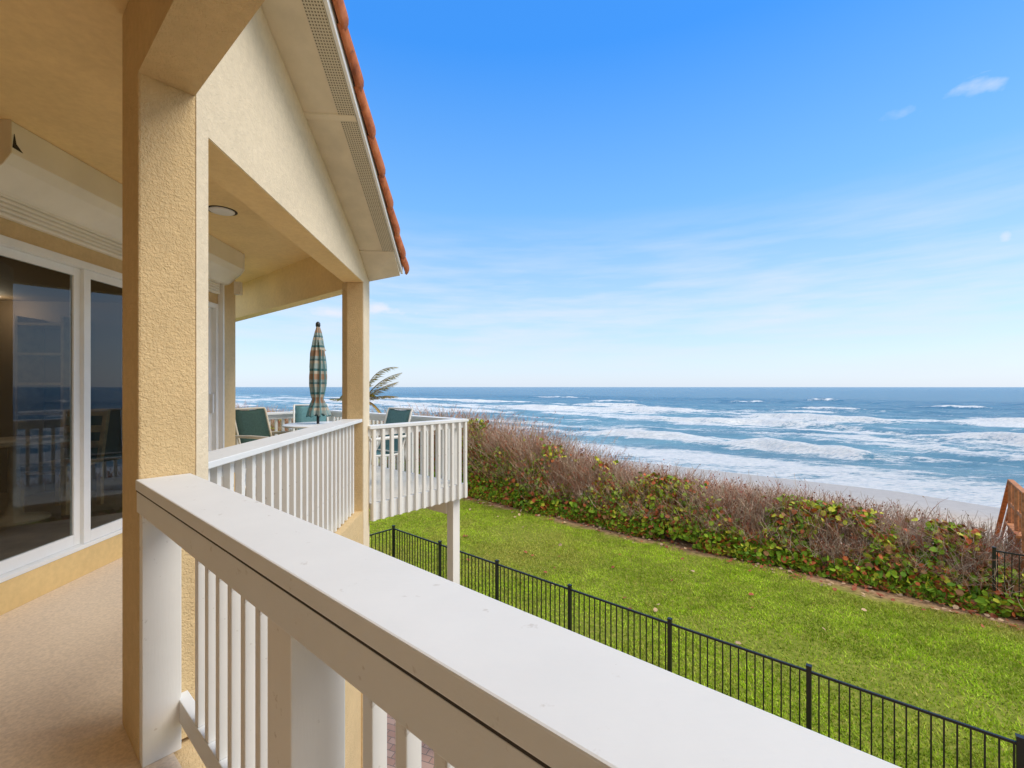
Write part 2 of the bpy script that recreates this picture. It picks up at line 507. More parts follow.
# ------------------------------------------------------------------ SETTING: ground, beach, sea
HSEA = 9.5                      # eye above the sea
ZS = EYE - HSEA
def shore(s): return 52.5 + np.clip(s, -14, 0) * 0.35
def ground_z(s, p):
    z = np.zeros_like(p)
    z = z - 0.10 * sstep(12.5, 15, p) 
    fall = sstep(17.0, 27.0, p)
    z = z - 3.7 * fall
    z = z - (-3.8 - ZS) * np.clip((p - 27) / (shore(s) + 1.5 - 27), 0, 2.2)
    z = z + (fbm(s * 0.35, p * 0.35, 3) - 0.5) * 0.5 * sstep(15, 18, p) * (1 - sstep(26, 40, p))
    return z
ps = np.concatenate([np.arange(-60, 5, 5.0), np.arange(5, 16, 0.35), np.arange(16, 30, 0.6), np.arange(30, 92, 3.0)])
ss = np.concatenate([np.arange(-120, -12, 6.0), np.arange(-12, 40, 0.6), np.arange(40, 120, 3.0), np.array([120, 140, 170, 210, 260, 330, 420, 550, 750, 1100])])
S_, P_ = np.meshgrid(ss, ps, indexing='ij')
X = U[0] * S_ + W[0] * P_; Y = U[1] * S_ + W[1] * P_
Zg = ground_z(S_, P_)
def grid_faces(a, b):
    i = np.arange((a - 1) * (b - 1)); r_ = i // (b - 1); c_ = i % (b - 1)
    v0 = r_ * b + c_
    return np.stack([v0, v0 + 1, v0 + b + 1, v0 + b], 1)[:, ::-1].ravel()
m, t, b = base_mat('ground_lawn_and_sand')
at = N(t, 'ShaderNodeAttribute', attribute_name='pdist')
an = noise(t, 1.1, 5, 0.6)
n2 = noise(t, 9, 5, 0.65); n3 = noise(t, 2.0, 5, 0.6)
pn = mathn(t, 'ADD', at.outputs['Fac'], mathn(t, 'MULTIPLY', mathn(t, 'SUBTRACT', an, 0.5), 1.1))
grass = ramp(t, n2, [(0.30, (0.12, 0.15, 0.015)), (0.55, (0.21, 0.24, 0.03)), (0.75, (0.38, 0.30, 0.09))])
dirt = ramp(t, n2, [(0.30, (0.25, 0.14, 0.075)), (0.7, (0.52, 0.33, 0.18))])
sand = ramp(t, n3, [(0.30, (0.46, 0.39, 0.315)), (0.7, (0.56, 0.485, 0.40))])
wet = ramp(t, n3, [(0.30, (0.36, 0.315, 0.275)), (0.7, (0.45, 0.40, 0.36))])
def mr(a, b_, src):
    k = N(t, 'ShaderNodeMapRange'); k.inputs['From Min'].default_value = a; k.inputs['From Max'].default_value = b_; L(t, src, k.inputs['Value']); return k.outputs[0]
c = mixc(t, mr(13.3, 13.8, pn), grass, dirt)
c = mixc(t, mr(19, 24, pn), c, sand)
c = mixc(t, mr(43, 50, pn), c, wet)
L(t, c, b.inputs['Base Color']); b.inputs['Roughness'].default_value = 0.9; b.inputs['Specular IOR Level'].default_value = 0.15
L(t, mathn(t, 'SUBTRACT', 0.9, mathn(t, 'MULTIPLY', mr(42, 48, pn), 0.6)), b.inputs['Roughness'])
bump(t, b, n2, 0.5, 0.03)
M['ground'] = m
ground = mesh_np('ground', np.stack([X.ravel(), Y.ravel(), Zg.ravel()], 1), grid_faces(len(ss), len(ps)), 4, m, attrs={'pdist': P_.ravel()}, smooth=True, kind='structure')

# paved patio under the balcony, inside the fence
mb = MB(); mb.prism([sp(-14, -16), sp(9.6, -16), sp(9.6, 5.6), sp(-14, 5.6)], -0.05, 0.012)
struct(obj('patio', mb, M['pavers']))

# sea
ps2 = np.concatenate([np.arange(41, 130, 0.7), np.arange(130, 240, 1.3), np.arange(240, 420, 4.0), np.geomspace(420, 40000, 70)])
ss2 = np.concatenate([-np.geomspace(60000, 130, 40), np.arange(-120, -30, 3.0), np.arange(-30, 110, 0.9), np.arange(110, 300, 2.5), np.arange(300, 700, 8.0), np.geomspace(700, 90000, 60)])
S_, P_ = np.meshgrid(ss2, ps2, indexing='ij')
far = 1 - sstep(260, 900, P_)
wig = (fbm(S_ * 0.012, P_ * 0.012, 3) - 0.5) * 30
ph_ = (P_ + wig) / 17.0 * 2 * math.pi
swell = 0.30 * np.sin(ph_) * (0.4 + fbm(S_ * 0.02, P_ * 0.03, 2)) * far * sstep(60, 90, P_)
chop = (fbm(S_ * 0.22, P_ * 0.30, 4) - 0.5) * 0.85 * far * sstep(58, 85, P_)
zsea = ZS + swell + chop
foam = np.zeros_like(P_)
# wash along the beach, then surf zones with streaks
streak = fbm(S_ * 0.035, P_ * 0.16, 5); fine = fbm(S_ * 0.16, P_ * 0.5, 4)
edge = shore(S_) + 0.3 + (fbm(S_ * 0.03, P_ * 0.0 + 3.3, 3) - 0.5) * 7
foam += (1 - sstep(9.0, 21.0, P_ - edge)) * (0.30 + 0.85 * streak)
foam += np.exp(-((P_ + wig * 0.3 - 88) / 14) ** 2) * sstep(0.40, 0.60, streak) * 0.60
foam += (1 - sstep(190, 260, P_)) * (0.05 + 0.16 * streak)
foam += np.exp(-((P_ + wig * 0.6 - 128) / 16) ** 2) * sstep(0.40, 0.58, streak) * 0.70
foam += np.exp(-((P_ + wig * 0.8 - 165) / 17) ** 2) * sstep(0.43, 0.60, streak) * 0.65
foam += np.exp(-((P_ + wig - 205) / 10) ** 2) * sstep(0.50, 0.62, streak) * 0.55
foam += sstep(0.60, 0.72, fbm(S_ * 0.05 + 40, P_ * 0.25, 4)) * (1 - sstep(170, 330, P_)) * 0.35
# breaking crests: (p, s from, s to, height, run)
breakers = [(80, 2, 20, 1.0, 9), (84, 27, 45, 0.8, 6), (118, -34, -8, 1.0, 9), (128, 10, 60, 1.1, 12), (152, 0, 34, 1.25, 11), (160, 60, 150, 1.3, 14),
            (150, 170, 300, 1.3, 14), (172, -50, -10, 1.1, 10), (178, 62, 96, 1.1, 10), (205, 90, 128, 1.2, 10), (212, 170, 330, 1.2, 12), (236, 10, 34, 1.0, 8),
            (280, -30, -8, 1.1, 6), (262, 120, 150, 1.0, 7), (300, 60, 78, 1.0, 6), (380, 30, 50, 1.1, 7), (330, 190, 260, 1.0, 8)]
for (pc, s0, s1, h, run) in breakers:
    pcs = pc + (fbm(S_ * 0.07 + pc, P_ * 0 + 1.7, 4) - 0.5) * 14
    ln = max(3.0, (s1 - s0) * 0.30)
    win = sstep(s0 - ln, s0 + ln, S_) * (1 - sstep(s1 - ln, s1 + ln, S_))
    d_ = P_ - pcs
    zsea += 1.2 * h * win * np.where(d_ > 0, np.exp(-(d_ / 4.5) ** 2), np.exp(-(d_ / 2.0) ** 2))
    foam += win * np.where(d_ > 0, np.exp(-(d_ / 1.6) ** 2), np.exp(-(d_ / (0.46 * run)) ** 2) * (0.45 + 0.75 * fine)) * 1.05
zsea = np.where(P_ < 75, ZS + (zsea - ZS) * sstep(edge, edge + 16, P_), zsea)
X = U[0] * S_ + W[0] * P_; Y = U[1] * S_ + W[1] * P_
m, t, b = base_mat('sea_water')
at = N(t, 'ShaderNodeAttribute', attribute_name='foam')
ap = N(t, 'ShaderNodeAttribute', attribute_name='pdist')
r2 = -(math.pi / 2 + TH)
nf = noise(t, 0.55, 7, 0.7, stretch=(0.45, 1.5, 1), rotz=r2)
nf2 = noise(t, 2.4, 5, 0.7, stretch=(0.5, 1.3, 1), rotz=r2)
q = mathn(t, 'ADD', at.outputs['Fac'], mathn(t, 'MULTIPLY', mathn(t, 'SUBTRACT', nf, 0.5), 2.3))
q = mathn(t, 'ADD', q, mathn(t, 'MULTIPLY', mathn(t, 'SUBTRACT', nf2, 0.5), 1.3))
k = N(t, 'ShaderNodeMapRange', interpolation_type='SMOOTHSTEP'); k.inputs['From Min'].default_value = 0.32; k.inputs['From Max'].default_value = 0.80; L(t, q, k.inputs['Value'])
ff = k.outputs[0]
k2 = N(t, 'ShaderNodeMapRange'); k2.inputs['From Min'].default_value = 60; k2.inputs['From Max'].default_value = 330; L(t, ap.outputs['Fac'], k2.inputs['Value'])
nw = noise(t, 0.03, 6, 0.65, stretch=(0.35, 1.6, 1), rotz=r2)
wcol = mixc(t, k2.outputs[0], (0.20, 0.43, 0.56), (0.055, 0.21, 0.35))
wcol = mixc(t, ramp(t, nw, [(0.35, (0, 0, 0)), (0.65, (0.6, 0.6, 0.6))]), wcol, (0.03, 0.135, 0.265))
fcol = mixc(t, ramp(t, nf2, [(0.38, (0, 0, 0)), (0.62, (1, 1, 1))]), (0.60, 0.68, 0.74), (0.86, 0.88, 0.90))
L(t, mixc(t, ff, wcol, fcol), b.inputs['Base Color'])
L(t, mathn(t, 'ADD', 0.22, mathn(t, 'MULTIPLY', ff, 0.6)), b.inputs['Roughness'])
b.inputs['IOR'].default_value = 1.33
b.inputs['Specular IOR Level'].default_value = 0.12
wb = noise(t, 0.35, 8, 0.68, stretch=(0.5, 1.5, 1), rotz=r2)
bump(t, b, mathn(t, 'ADD', wb, mathn(t, 'MULTIPLY', nf2, 0.25)), 1.0, 1.3)
M['sea'] = m
mesh_np('sea', np.stack([X.ravel(), Y.ravel(), zsea.ravel()], 1), grid_faces(len(ss2), len(ps2)), 4, m, attrs={'foam': foam.ravel(), 'pdist': P_.ravel()}, smooth=True, kind='structure')
del S_, P_, X, Y, foam, streak, fine, wig, swell, chop

# lawn: grass blades
def scatter_sp(n, s0, s1, p0, p1, near_bias=True):
    s = s0 + (s1 - s0) * (rng.random(n) ** (1.7 if near_bias else 1.0)); p = p0 + (p1 - p0) * rng.random(n)
    return s, p
nb = 520000
s, p = scatter_sp(nb, -7, 32, 5.3, 14.3)
keep = p < 13.62 + (fbm(s * 0.9, p * 0.9, 3) - 0.5) * 2.0
bare = fbm(s * 0.42 + 30, p * 0.42 + 8, 5)
thin = rng.random(nb) < 1.0 - 0.62 * sstep(0.52, 0.70, bare)
dry = fbm(s * 0.28 + 5, p * 0.28, 4)
keep &= thin
s = s[keep]; p = p[keep]; dry = dry[keep]; nb = len(s)
bx = U[0] * s + W[0] * p; by = U[1] * s + W[1] * p; bz = ground_z(s, p)
h = (0.022 + 0.034 * rng.random(nb)) * (0.7 + 0.6 * fbm(s * 1.5, p * 1.5, 2)); an = rng.random(nb) * 2 * math.pi; wd = 0.006 + 0.008 * rng.random(nb)
ln = rng.normal(0, 0.024, (nb, 2))
v0 = np.stack([bx - np.cos(an) * wd, by - np.sin(an) * wd, bz - 0.004], 1)
v1 = np.stack([bx + np.cos(an) * wd, by + np.sin(an) * wd, bz - 0.004], 1)
v2 = np.stack([bx + ln[:, 0], by + ln[:, 1], bz + h], 1)
vs = np.stack([v0, v1, v2], 1).reshape(-1, 3)
q = rng.random(nb)
yel = sstep(0.50, 0.70, dry + rng.normal(0, 0.06, nb)); patchy = 0.5 * fbm(s * 1.1 + 3, p * 1.1 + 50, 3) + 0.5 * fbm(s * 4.5 + 31, p * 4.5 + 5, 2)
yel = np.maximum(yel, (rng.random(nb) < 0.05 + 0.30 * sstep(0.55, 0.75, fbm(s * 3.1 + 70, p * 3.1 + 21, 3))) * 0.95)
gcol = np.stack([0.29 + 0.15 * q, 0.435 + 0.16 * q, 0.018 + 0.012 * q], 1) * (0.76 + 0.52 * sstep(0.3, 0.7, patchy[keep] if len(patchy) != nb else patchy))[:, None]
dcol = np.stack([0.42 + 0.12 * q, 0.34 + 0.08 * q, 0.085 + 0.04 * q], 1)
gcol = gcol * (1 - 0.65 * yel[:, None]) + dcol * 0.65 * yel[:, None]
m, t, b = base_mat('grass_blades')
at = N(t, 'ShaderNodeAttribute', attribute_name='tint'); L(t, at.outputs['Color'], b.inputs['Base Color'])
b.inputs['Roughness'].default_value = 0.6; b.inputs['Specular IOR Level'].default_value = 0.25
M['tint'] = m
mesh_np('lawn_grass', vs, np.arange(nb * 3), 3, m, kind='stuff', attrs={'tint': np.repeat(gcol, 3, 0)})

def leaf_cloud(c, nrm_spread, size, cols, nside=6, up=0.6, fold=0.25):
    """round leaves at centres c; returns verts, faces, tints (fan-free ngon)"""
    n = len(c)
    nr = rng.normal(0, nrm_spread, (n, 3)); nr[:, 2] += up
    nr /= np.linalg.norm(nr, axis=1)[:, None]
    a = np.cross(nr, rng.normal(0, 1, (n, 3))); a /= np.linalg.norm(a, axis=1)[:, None]
    b_ = np.cross(nr, a)
    vs = []
    for k in range(nside):
        an = 2 * math.pi * k / nside
        vs.append(c + (a * math.cos(an) + b_ * math.sin(an) * 0.85) * size[:, None] + nr * (fold * size * abs(math.sin(an)))[:, None])
    vs = np.stack(vs, 1).reshape(-1, 3)
    return vs, np.arange(n * nside), np.repeat(cols, nside, 0)

# fallen leaves on the lawn edge
nl = 950
s = rng.uniform(-5, 24, nl); p = 13.95 + rng.normal(0, 0.33, nl)
few = rng.random(nl) < 0.09
p = np.where(few, rng.uniform(8, 13.5, nl), p)
c = np.stack([U[0] * s + W[0] * p, U[1] * s + W[1] * p, ground_z(s, p) + 0.05], 1)
cols = np.where(rng.random(nl)[:, None] < 0.55, np.array([[0.36, 0.10, 0.045]]), np.array([[0.50, 0.34, 0.20]])) * rng.uniform(0.7, 1.2, (nl, 1))
vs, fs, ti = leaf_cloud(c, 0.18, rng.uniform(0.035, 0.065, nl), cols)
mesh_np('fallen_leaves', vs, fs, 6, M['tint'], kind='stuff', attrs={'tint': ti})

# ------------------------------------------------------------------ HOUSE
FLOOR = -1.445
QG = 1.165          # outer face of the gable wall
QW = 3.007          # wall with the sliding doors
CEIL = 1.588
house = thing('beach_house', 'tan stucco beach house with a covered balcony, glass doors and orange tile roof', 'house', (*tq(3, 3), 0))
# balcony slab
poly_out = [tq(5.05, QG), tq(1.978, QG), sp(-3.2, 0.60), sp(-3.2, 0.60) - W * 6.5, tq(-2.0, QW + 0.25), tq(6.97, QW + 0.5)]
floor_poly = [sp(6.9, 2.42), sp(4.391, 2.743), tq(5.045, QG), tq(2.06, QG), sp(2.2228, 0.60), sp(-3.2, 0.60), sp(-3.2, -5.5), tq(-1.0, QW + 0.1), tq(6.2, QW + 0.1)]
mb = MB(); mb.prism(floor_poly, Z(FLOOR - 0.28), Z(FLOOR - 0.02)); obj('balcony_slab', mb, M['stucco'], house)
fl2 = [sp(6.8, 2.30), tq(5.0, QG + 0.11), tq(2.06, QG + 0.11), sp(2.2228, 0.49), sp(-3.1, 0.585), sp(-3.1, -5.3), tq(-0.9, QW - 0.001), tq(6.1, QW - 0.001)]
mb = MB(); mb.prism(fl2, Z(FLOOR - 0.019), Z(FLOOR)); struct_floor = obj('balcony_floor', mb, M['carpet'], house)
# raised kerb under the side railing
mb = MB(); mb.btq(2.07, 4.785, QG + 0.002, QG + 0.16, FLOOR - 0.30, -1.285); obj('kerb', mb, M['stucco'], house)
# near column and beams
A0 = sp(2.2228, 0.3894); A1 = sp(2.2228, 0.5748); A2 = tq(2.0626, QG); A3 = sp(2.529, 0.3894)
mb = MB(); mb.prism([A0, A1, A2 + NL * 0.001, A3], Z(FLOOR) + 0.001, Z(CEIL - 0.001))
near_column = obj('column', mb, M['stucco'], house, 0.008)
# outer return of the near column (paler, flush with the gable wall)
mb = MB()
mb.prism([sp(2.2222, 0.3894), sp(2.2222, 0.5748), sp(-1.4, 0.5748), sp(-1.4, 0.3894)], Z(1.2105), Z(2.9))
obj('beam', mb, M['stucco'], house)
# gable wall over the balcony, with its beam
def rake(t): return 1.245 - 0.337 * (t - 4.977)
T0 = 1.9785
gw = MB()
prof = [(2.066, 1.0875), (4.80, 1.0855), (5.045, 1.0855), (5.045, rake(5.045)), (0.6, rake(0.6)), (0.6, 2.3), (2.066, 2.3)]
def tz_prism(mb, prof, q0, q1):
    n = len(prof); vs = []
    for q in (q0, q1):
        for t_, z_ in prof:
            P = tq(t_, q); vs.append((P[0], P[1], Z(z_)))
    mb.add(vs, [tuple(range(n)), tuple(reversed(range(n, 2 * n)))] + [(i, n + i, n + (i + 1) % n, (i + 1) % n) for i in range(n)])
for prof_ in ([(1.981, FLOOR - 0.02), (2.0655, FLOOR - 0.02), (2.0655, rake(2.0655)), (1.981, rake(1.981))],
              [(2.0655, 1.0865), (5.045, 1.0865), (5.045, rake(5.045)), (2.0655, rake(2.0655))]):
    tz_prism(gw, prof_, QG - 0.004, QG - 0.001)
tz_prism(gw, [(2.0657, 1.0867), (5.045, 1.0867), (5.045, rake(5.045)), (2.0657, rake(2.0657))], QG - 0.0008, QG + 0.2)
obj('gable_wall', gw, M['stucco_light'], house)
mb = MB(); mb.btq(2.066, 4.78, QG + 0.0005, QG + 0.2, 1.0825, 1.0860); obj('beam_underside', mb, M['ceiling'], house)
# far column: front, chamfer on the left, pale side
ft = 4.782
fc = [tq(ft, QG), tq(ft, 1.326), tq(ft, 1.326) + U * 0.10, tq(5.045, 1.36), tq(5.045, QG)]
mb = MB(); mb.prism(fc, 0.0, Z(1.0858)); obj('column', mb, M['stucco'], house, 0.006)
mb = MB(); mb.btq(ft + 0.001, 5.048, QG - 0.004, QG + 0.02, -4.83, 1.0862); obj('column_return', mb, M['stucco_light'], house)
# cross beam at the far end of the balcony
mb = MB(); mb.prism([sp(4.345, 2.602), sp(9.2, 2.602), sp(9.2, 2.75), sp(4.40, 2.75)], Z(1.0868), Z(1.62)); obj('beam', mb, M['ceiling'], house)
# ceiling
ceil_poly = [sp(7.5, 2.43), tq(5.0, QG + 0.05), tq(2.06, QG + 0.1), sp(2.3, 0.45), sp(-3.15, 0.45), sp(-3.15, -5.5), tq(-1.0, QW + 0.1), tq(7.2, QW + 0.1)]
mb = MB()
mb.prism([sp(8.6, 2.62), tq(5.0, QG + 0.05), tq(2.06, QG + 0.1), tq(2.06, QW + 0.1), tq(6.0, QW + 0.1), tq(6.6, 3.6)], Z(CEIL), Z(CEIL + 0.06))
mb.prism([tq(2.06, QG + 0.1), sp(2.3, 0.45), sp(-1.35, 0.45), sp(-1.95, -0.7), sp(-1.95, -5.0), tq(-1.0, QW + 0.1), tq(2.06, QW + 0.1)], Z(CEIL), Z(CEIL + 0.06))
obj('ceiling', mb, M['ceiling'], house)
# main wall with the door opening
D0, D1 = 2.95, 5.53; DZ0, DZ1 = FLOOR + 0.205, FLOOR + 2.41
mb = MB()
mb.btq(-4.2, D0, QW, QW + 0.2, -4.85, CEIL + 0.03)
mb.btq(D1, 5.925, QW, QW + 0.2, -4.85, CEIL + 0.03)
mb.btq(D0, D1, QW, QW + 0.2, DZ1, CEIL + 0.03)
mb.btq(D0, D1, QW + 0.001, QW + 0.2, -4.85, DZ0)
mb.btq(5.925 - 0.2, 5.925, QW + 0.2, QW + 6.0, -4.85, CEIL + 0.03)           # end wall turning away
mb.prism([sp(-1.9, -0.85), sp(-1.9, -6.2), sp(-2.1, -6.2), sp(-2.1, -0.85)], 0, Z(CEIL + 0.03))  # unseen back wall, added to block light from the rear left
obj('wall', mb, M['stucco'], house)
mb = MB(); mb.btq(-0.9, 5.6, QW - 0.012, QW + 0.0, FLOOR + 0.001, DZ0); obj('door_kerb', mb, M['curb'], house)
# lower storey wall under the balcony
mb = MB(); mb.btq(-3.0, 5.0, QG + 0.02, QG + 0.22, -4.85, FLOOR - 0.282); obj('lower_wall', mb, M['stucco'], house)
# roof: gable slopes with tile, soffit, fascia
EQ = 0.81
ET = 5.01
RIDGE = 0.6
mb = MB()
tz_prism(mb, [(RIDGE, rake(RIDGE) + 0.004), (4.62, rake(4.62) + 0.004), (4.62, rake(4.62) + 0.02), (RIDGE, rake(RIDGE) + 0.02)], EQ + 0.125, QG + 0.05)
obj('soffit', mb, M['soffit'], house)
mb = MB()
tz_prism(mb, [(RIDGE, rake(RIDGE) - 0.004), (4.62, rake(4.62) - 0.004), (4.62, rake(4.62) + 0.02), (RIDGE, rake(RIDGE) + 0.02)], EQ + 0.012, EQ + 0.124)
obj('soffit_vent', mb, M['vent'], house)
mb = MB()
for tj in (3.16,):
    tz_prism(mb, [(tj, rake(tj) - 0.009), (tj + 0.04, rake(tj + 0.04) - 0.009), (tj + 0.04, rake(tj + 0.04) + 0.004), (tj, rake(tj) + 0.004)], EQ + 0.012, QG - 0.004)
obj('soffit_joint', mb, M['soffit'], house)
# boxed eave return at the low end
mb = MB()
qa, qb = EQ + 0.012, QG - 0.005
er = []
for q_, low in ((qa, 0.03), (qb, -0.03)):
    for t_, z_ in ((4.622, rake(4.622) - 0.012), (4.99 + (q_ - qa) * 0.15, 1.178 + low), (5.0 + (q_ - qa) * 0.15, 1.32), (4.622, rake(4.622) + 0.05)):
        P = tq(t_, q_); er.append((P[0], P[1], Z(z_)))
mb.add(er, [(0, 1, 2, 3), (7, 6, 5, 4)] + [(i, 4 + i, 4 + (i + 1) % 4, (i + 1) % 4) for i in range(4)])
obj('eave_return', mb, M['soffit'], house, 0.004)
mb = MB()
tz_prism(mb, [(RIDGE, rake(RIDGE) - 0.012), (ET + 0.02, rake(ET + 0.02) - 0.012 + 0.02), (ET + 0.02, rake(ET) + 0.10), (RIDGE, rake(RIDGE) + 0.085)], EQ - 0.012, EQ + 0.010)
obj('fascia', mb, M['white_metal'], house, 0.003)
roof = MB()
tz_prism(roof, [(RIDGE, rake(RIDGE) + 0.09), (5.02, rake(5.02) + 0.09), (5.02, rake(5.02) + 0.14), (RIDGE, rake(RIDGE) + 0.14)], EQ - 0.01, QG + 0.19)
tz_prism(roof, [(RIDGE, rake(RIDGE) + 0.09), (3.95, 1.70), (5.30, 1.66), (5.30, 1.71), (3.95, 1.75), (RIDGE, rake(RIDGE) + 0.14)], QG + 0.191, 9.0)
tz_prism(roof, [(RIDGE, rake(RIDGE) + 0.14), (RIDGE, rake(RIDGE) + 0.09), (-1.2, 1.95), (-1.2, 2.0)], QG + 0.191, 9.0)
ro = obj('roof', roof, M['tile'], house)
# rake tiles: overlapping barrels laid along the sloping edge
tl = 0.36; k = 0
proto = None
tt = RIDGE - 0.1
slope_len = math.sqrt(1 + 0.337 ** 2)
while tt < 5.02:
    mbt = MB(); seg = 12
    ta, tb = tt, min(tt + tl * 1.12, 5.12)
    vs = []
    for j, (t_, rad, lift) in enumerate(((ta, 0.066, 0.0), (tb - 0.03, 0.082, 0.022), (tb, 0.084, 0.024), (tb, 0.066, 0.022))):
        for i in range(seg + 1):
            a_ = math.pi * (-0.28 + 1.28 * i / seg)
            P = tq(t_, EQ - 0.004 - rad * math.cos(a_) + 0.03)
            vs.append((P[0], P[1], Z(rake(t_) + 0.105 + lift + rad * math.sin(a_) * 1.05)))
    n1 = seg + 1
    fs = [(j * n1 + i, j * n1 + i + 1, (j + 1) * n1 + i + 1, (j + 1) * n1 + i) for j in range(3) for i in range(seg)]
    mbt.add(vs, fs, True)
    o = obj('rake_tile', mbt, M['tile'], ro)
    sd = o.modifiers.new('thick', 'SOLIDIFY'); sd.thickness = 0.014
    tt += tl
# roll shutter box with its curtain
sh = MB(); sh.extrude_profile([(QW - 0.001, 1.586), (2.757, 1.586), (2.757, 1.395), (2.80, 1.335), (2.93, 1.225), (QW - 0.001, 1.205)], 2.915, 5.62)
box_o = obj('shutter_box', sh, M['shutter'], house, 0.004)
mb = MB(); mb.extrude_profile([(QW - 0.002, 1.592), (2.750, 1.5875), (2.750, 1.39), (2.795, 1.328), (2.93, 1.216), (QW - 0.002, 1.2)], 2.909, 2.914); obj('end_cap', mb, M['soffit'], box_o)
mb = MB(); mb.extrude_profile([(QW - 0.002, 1.5875), (2.750, 1.5875), (2.750, 1.39), (2.795, 1.328), (2.93, 1.216), (QW - 0.002, 1.2)], 5.621, 5.627); obj('end_cap', mb, M['shutter'], box_o)
mb = MB()
for i, zz in enumerate(np.arange(1.078, 1.20, 0.030)):
    mb.extrude_profile([(QW - 0.001, zz), (2.968, zz), (2.962, zz + 0.008), (2.962, zz + 0.020), (2.968, zz + 0.027), (QW - 0.001, zz + 0.027)], 2.96, 5.50)
obj('slat_curtain', mb, M['shutter'], box_o)
mb = MB(); mb.btq(5.60, 5.66, 2.79, 2.86, 1.10, 1.25); obj('motor_bracket', mb, M['soffit'], box_o)
mb = MB(); tz_prism(mb, [(2.924, 1.43), (2.985, 1.425), (2.945, 1.46), (2.934, 1.515)], 2.7535, 2.7565); obj('latch', mb, M['dark_gap'], box_o)
mb = MB(); mb.btq(5.535, 5.56, 2.945, QW - 0.001, FLOOR + 0.206, 1.2); obj('guide_rail', mb, M['white_metal'], box_o)
# sliding doors
door = MB()
fw = 0.055
door.btq(D0, D1, QW - 0.015, QW + 0.12, DZ1 - fw, DZ1 - 0.001)
door.btq(D0, D1, QW - 0.015, QW + 0.12, DZ0 + 0.001, DZ0 + 0.03)
door.btq(D0, D0 + 0.05, QW - 0.014, QW + 0.12, DZ0 + 0.03, DZ1 - fw)
door.btq(D1 - 0.05, D1, QW - 0.014, QW + 0.12, DZ0 + 0.03, DZ1 - fw)
do = obj('door_frame', door, M['white_metal'], house, 0.003)
edges = [(D0 + 0.04, 3.745, 0.035), (3.735, 4.62, 0.005), (4.61, D1 - 0.05, 0.035)]
for (ta, tb, off) in edges:
    pm = MB(); q0 = QW + off; q1 = q0 + 0.03; st = 0.062; zb = DZ0 + 0.031; zt = DZ1 - fw - 0.001
    pm.btq(ta, ta + st, q0, q1, zb, zt); pm.btq(tb - st, tb, q0, q1, zb, zt)
    pm.btq(ta + st, tb - st, q0, q1, zb, zb + 0.085); pm.btq(ta + st, tb - st, q0, q1, zt - 0.06, zt)
    po = obj('sliding_panel', pm, M['white_metal'], house, 0.003)
    g = MB(); g.btq(ta + st, tb - st, q0 + 0.012, q0 + 0.018, zb + 0.085, zt - 0.06); obj('pane', g, M['glass'], po)
    if tb > 5: 
        hm = MB(); hm.btq(tb - 0.045, tb - 0.02, q0 - 0.035, q0 - 0.001, -0.30, -0.08); obj('handle', hm, M['white_metal'], po)
mb = MB(); mb.btq(D0 + 0.05, D1 - 0.05, QW - 0.014, QW + 0.001, DZ0 + 0.001, DZ0 + 0.012); obj('threshold', mb, M['dark_gap'], do)
# recessed lamp in the ceiling
Dl = 1.585 * F / 176.0; Pl = np.array([(222 - 512) / F * Dl, Dl])
mb = MB(); mb.lathe([(0.058, 0.0), (0.095, 0.0), (0.10, 0.004), (0.10, 0.012)], (Pl[0], Pl[1], Z(CEIL - 0.012)), 28)
lo = obj('recessed_lamp', mb, M['white_metal'], house)
mb = MB(); mb.lathe([(0.001, 0.0), (0.122, 0.0), (0.122, 0.001)], (Pl[0], Pl[1], Z(CEIL - 0.0015)), 28); obj('shadow_ring', mb, M['dark_gap'], lo)
# the room behind the glass
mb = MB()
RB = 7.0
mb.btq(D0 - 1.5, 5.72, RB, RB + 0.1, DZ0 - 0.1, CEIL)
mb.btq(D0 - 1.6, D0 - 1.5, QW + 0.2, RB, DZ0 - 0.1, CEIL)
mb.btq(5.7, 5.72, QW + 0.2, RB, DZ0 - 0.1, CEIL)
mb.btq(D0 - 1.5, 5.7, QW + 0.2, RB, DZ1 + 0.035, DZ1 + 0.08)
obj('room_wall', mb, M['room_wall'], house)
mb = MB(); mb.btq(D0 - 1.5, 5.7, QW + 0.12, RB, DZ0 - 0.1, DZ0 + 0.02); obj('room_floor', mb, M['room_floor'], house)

# lit recessed room lamp, plus an unseen one added to light shelf and chair
me_, te_, be_ = base_mat('lamp_glow'); be_.inputs['Emission Color'].default_value = (1, 0.9, 0.75, 1); be_.inputs['Emission Strength'].default_value = 2.0
for (tl_, ql_, pw_) in ((5.38, 5.3, 4), (3.3, 5.0, 7)):
    PLt = tq(tl_, ql_)
    mb = MB(); mb.lathe([(0.001, 0.0), (0.075, 0.0), (0.075, 0.004)], (PLt[0], PLt[1], Z(DZ1 + 0.03)), 20)
    obj('lamp_and_added_fill', mb, me_, house)
    ld = bpy.data.lights.new('lamp_and_fill_light', 'POINT'); ld.energy = pw_; ld.color = (1.0, 0.82, 0.6); ld.shadow_soft_size = 0.08
    lo_ = bpy.data.objects.new('lamp_and_fill_light', ld); COL.objects.link(lo_); lo_.location = (PLt[0], PLt[1], Z(DZ1 - 0.10))

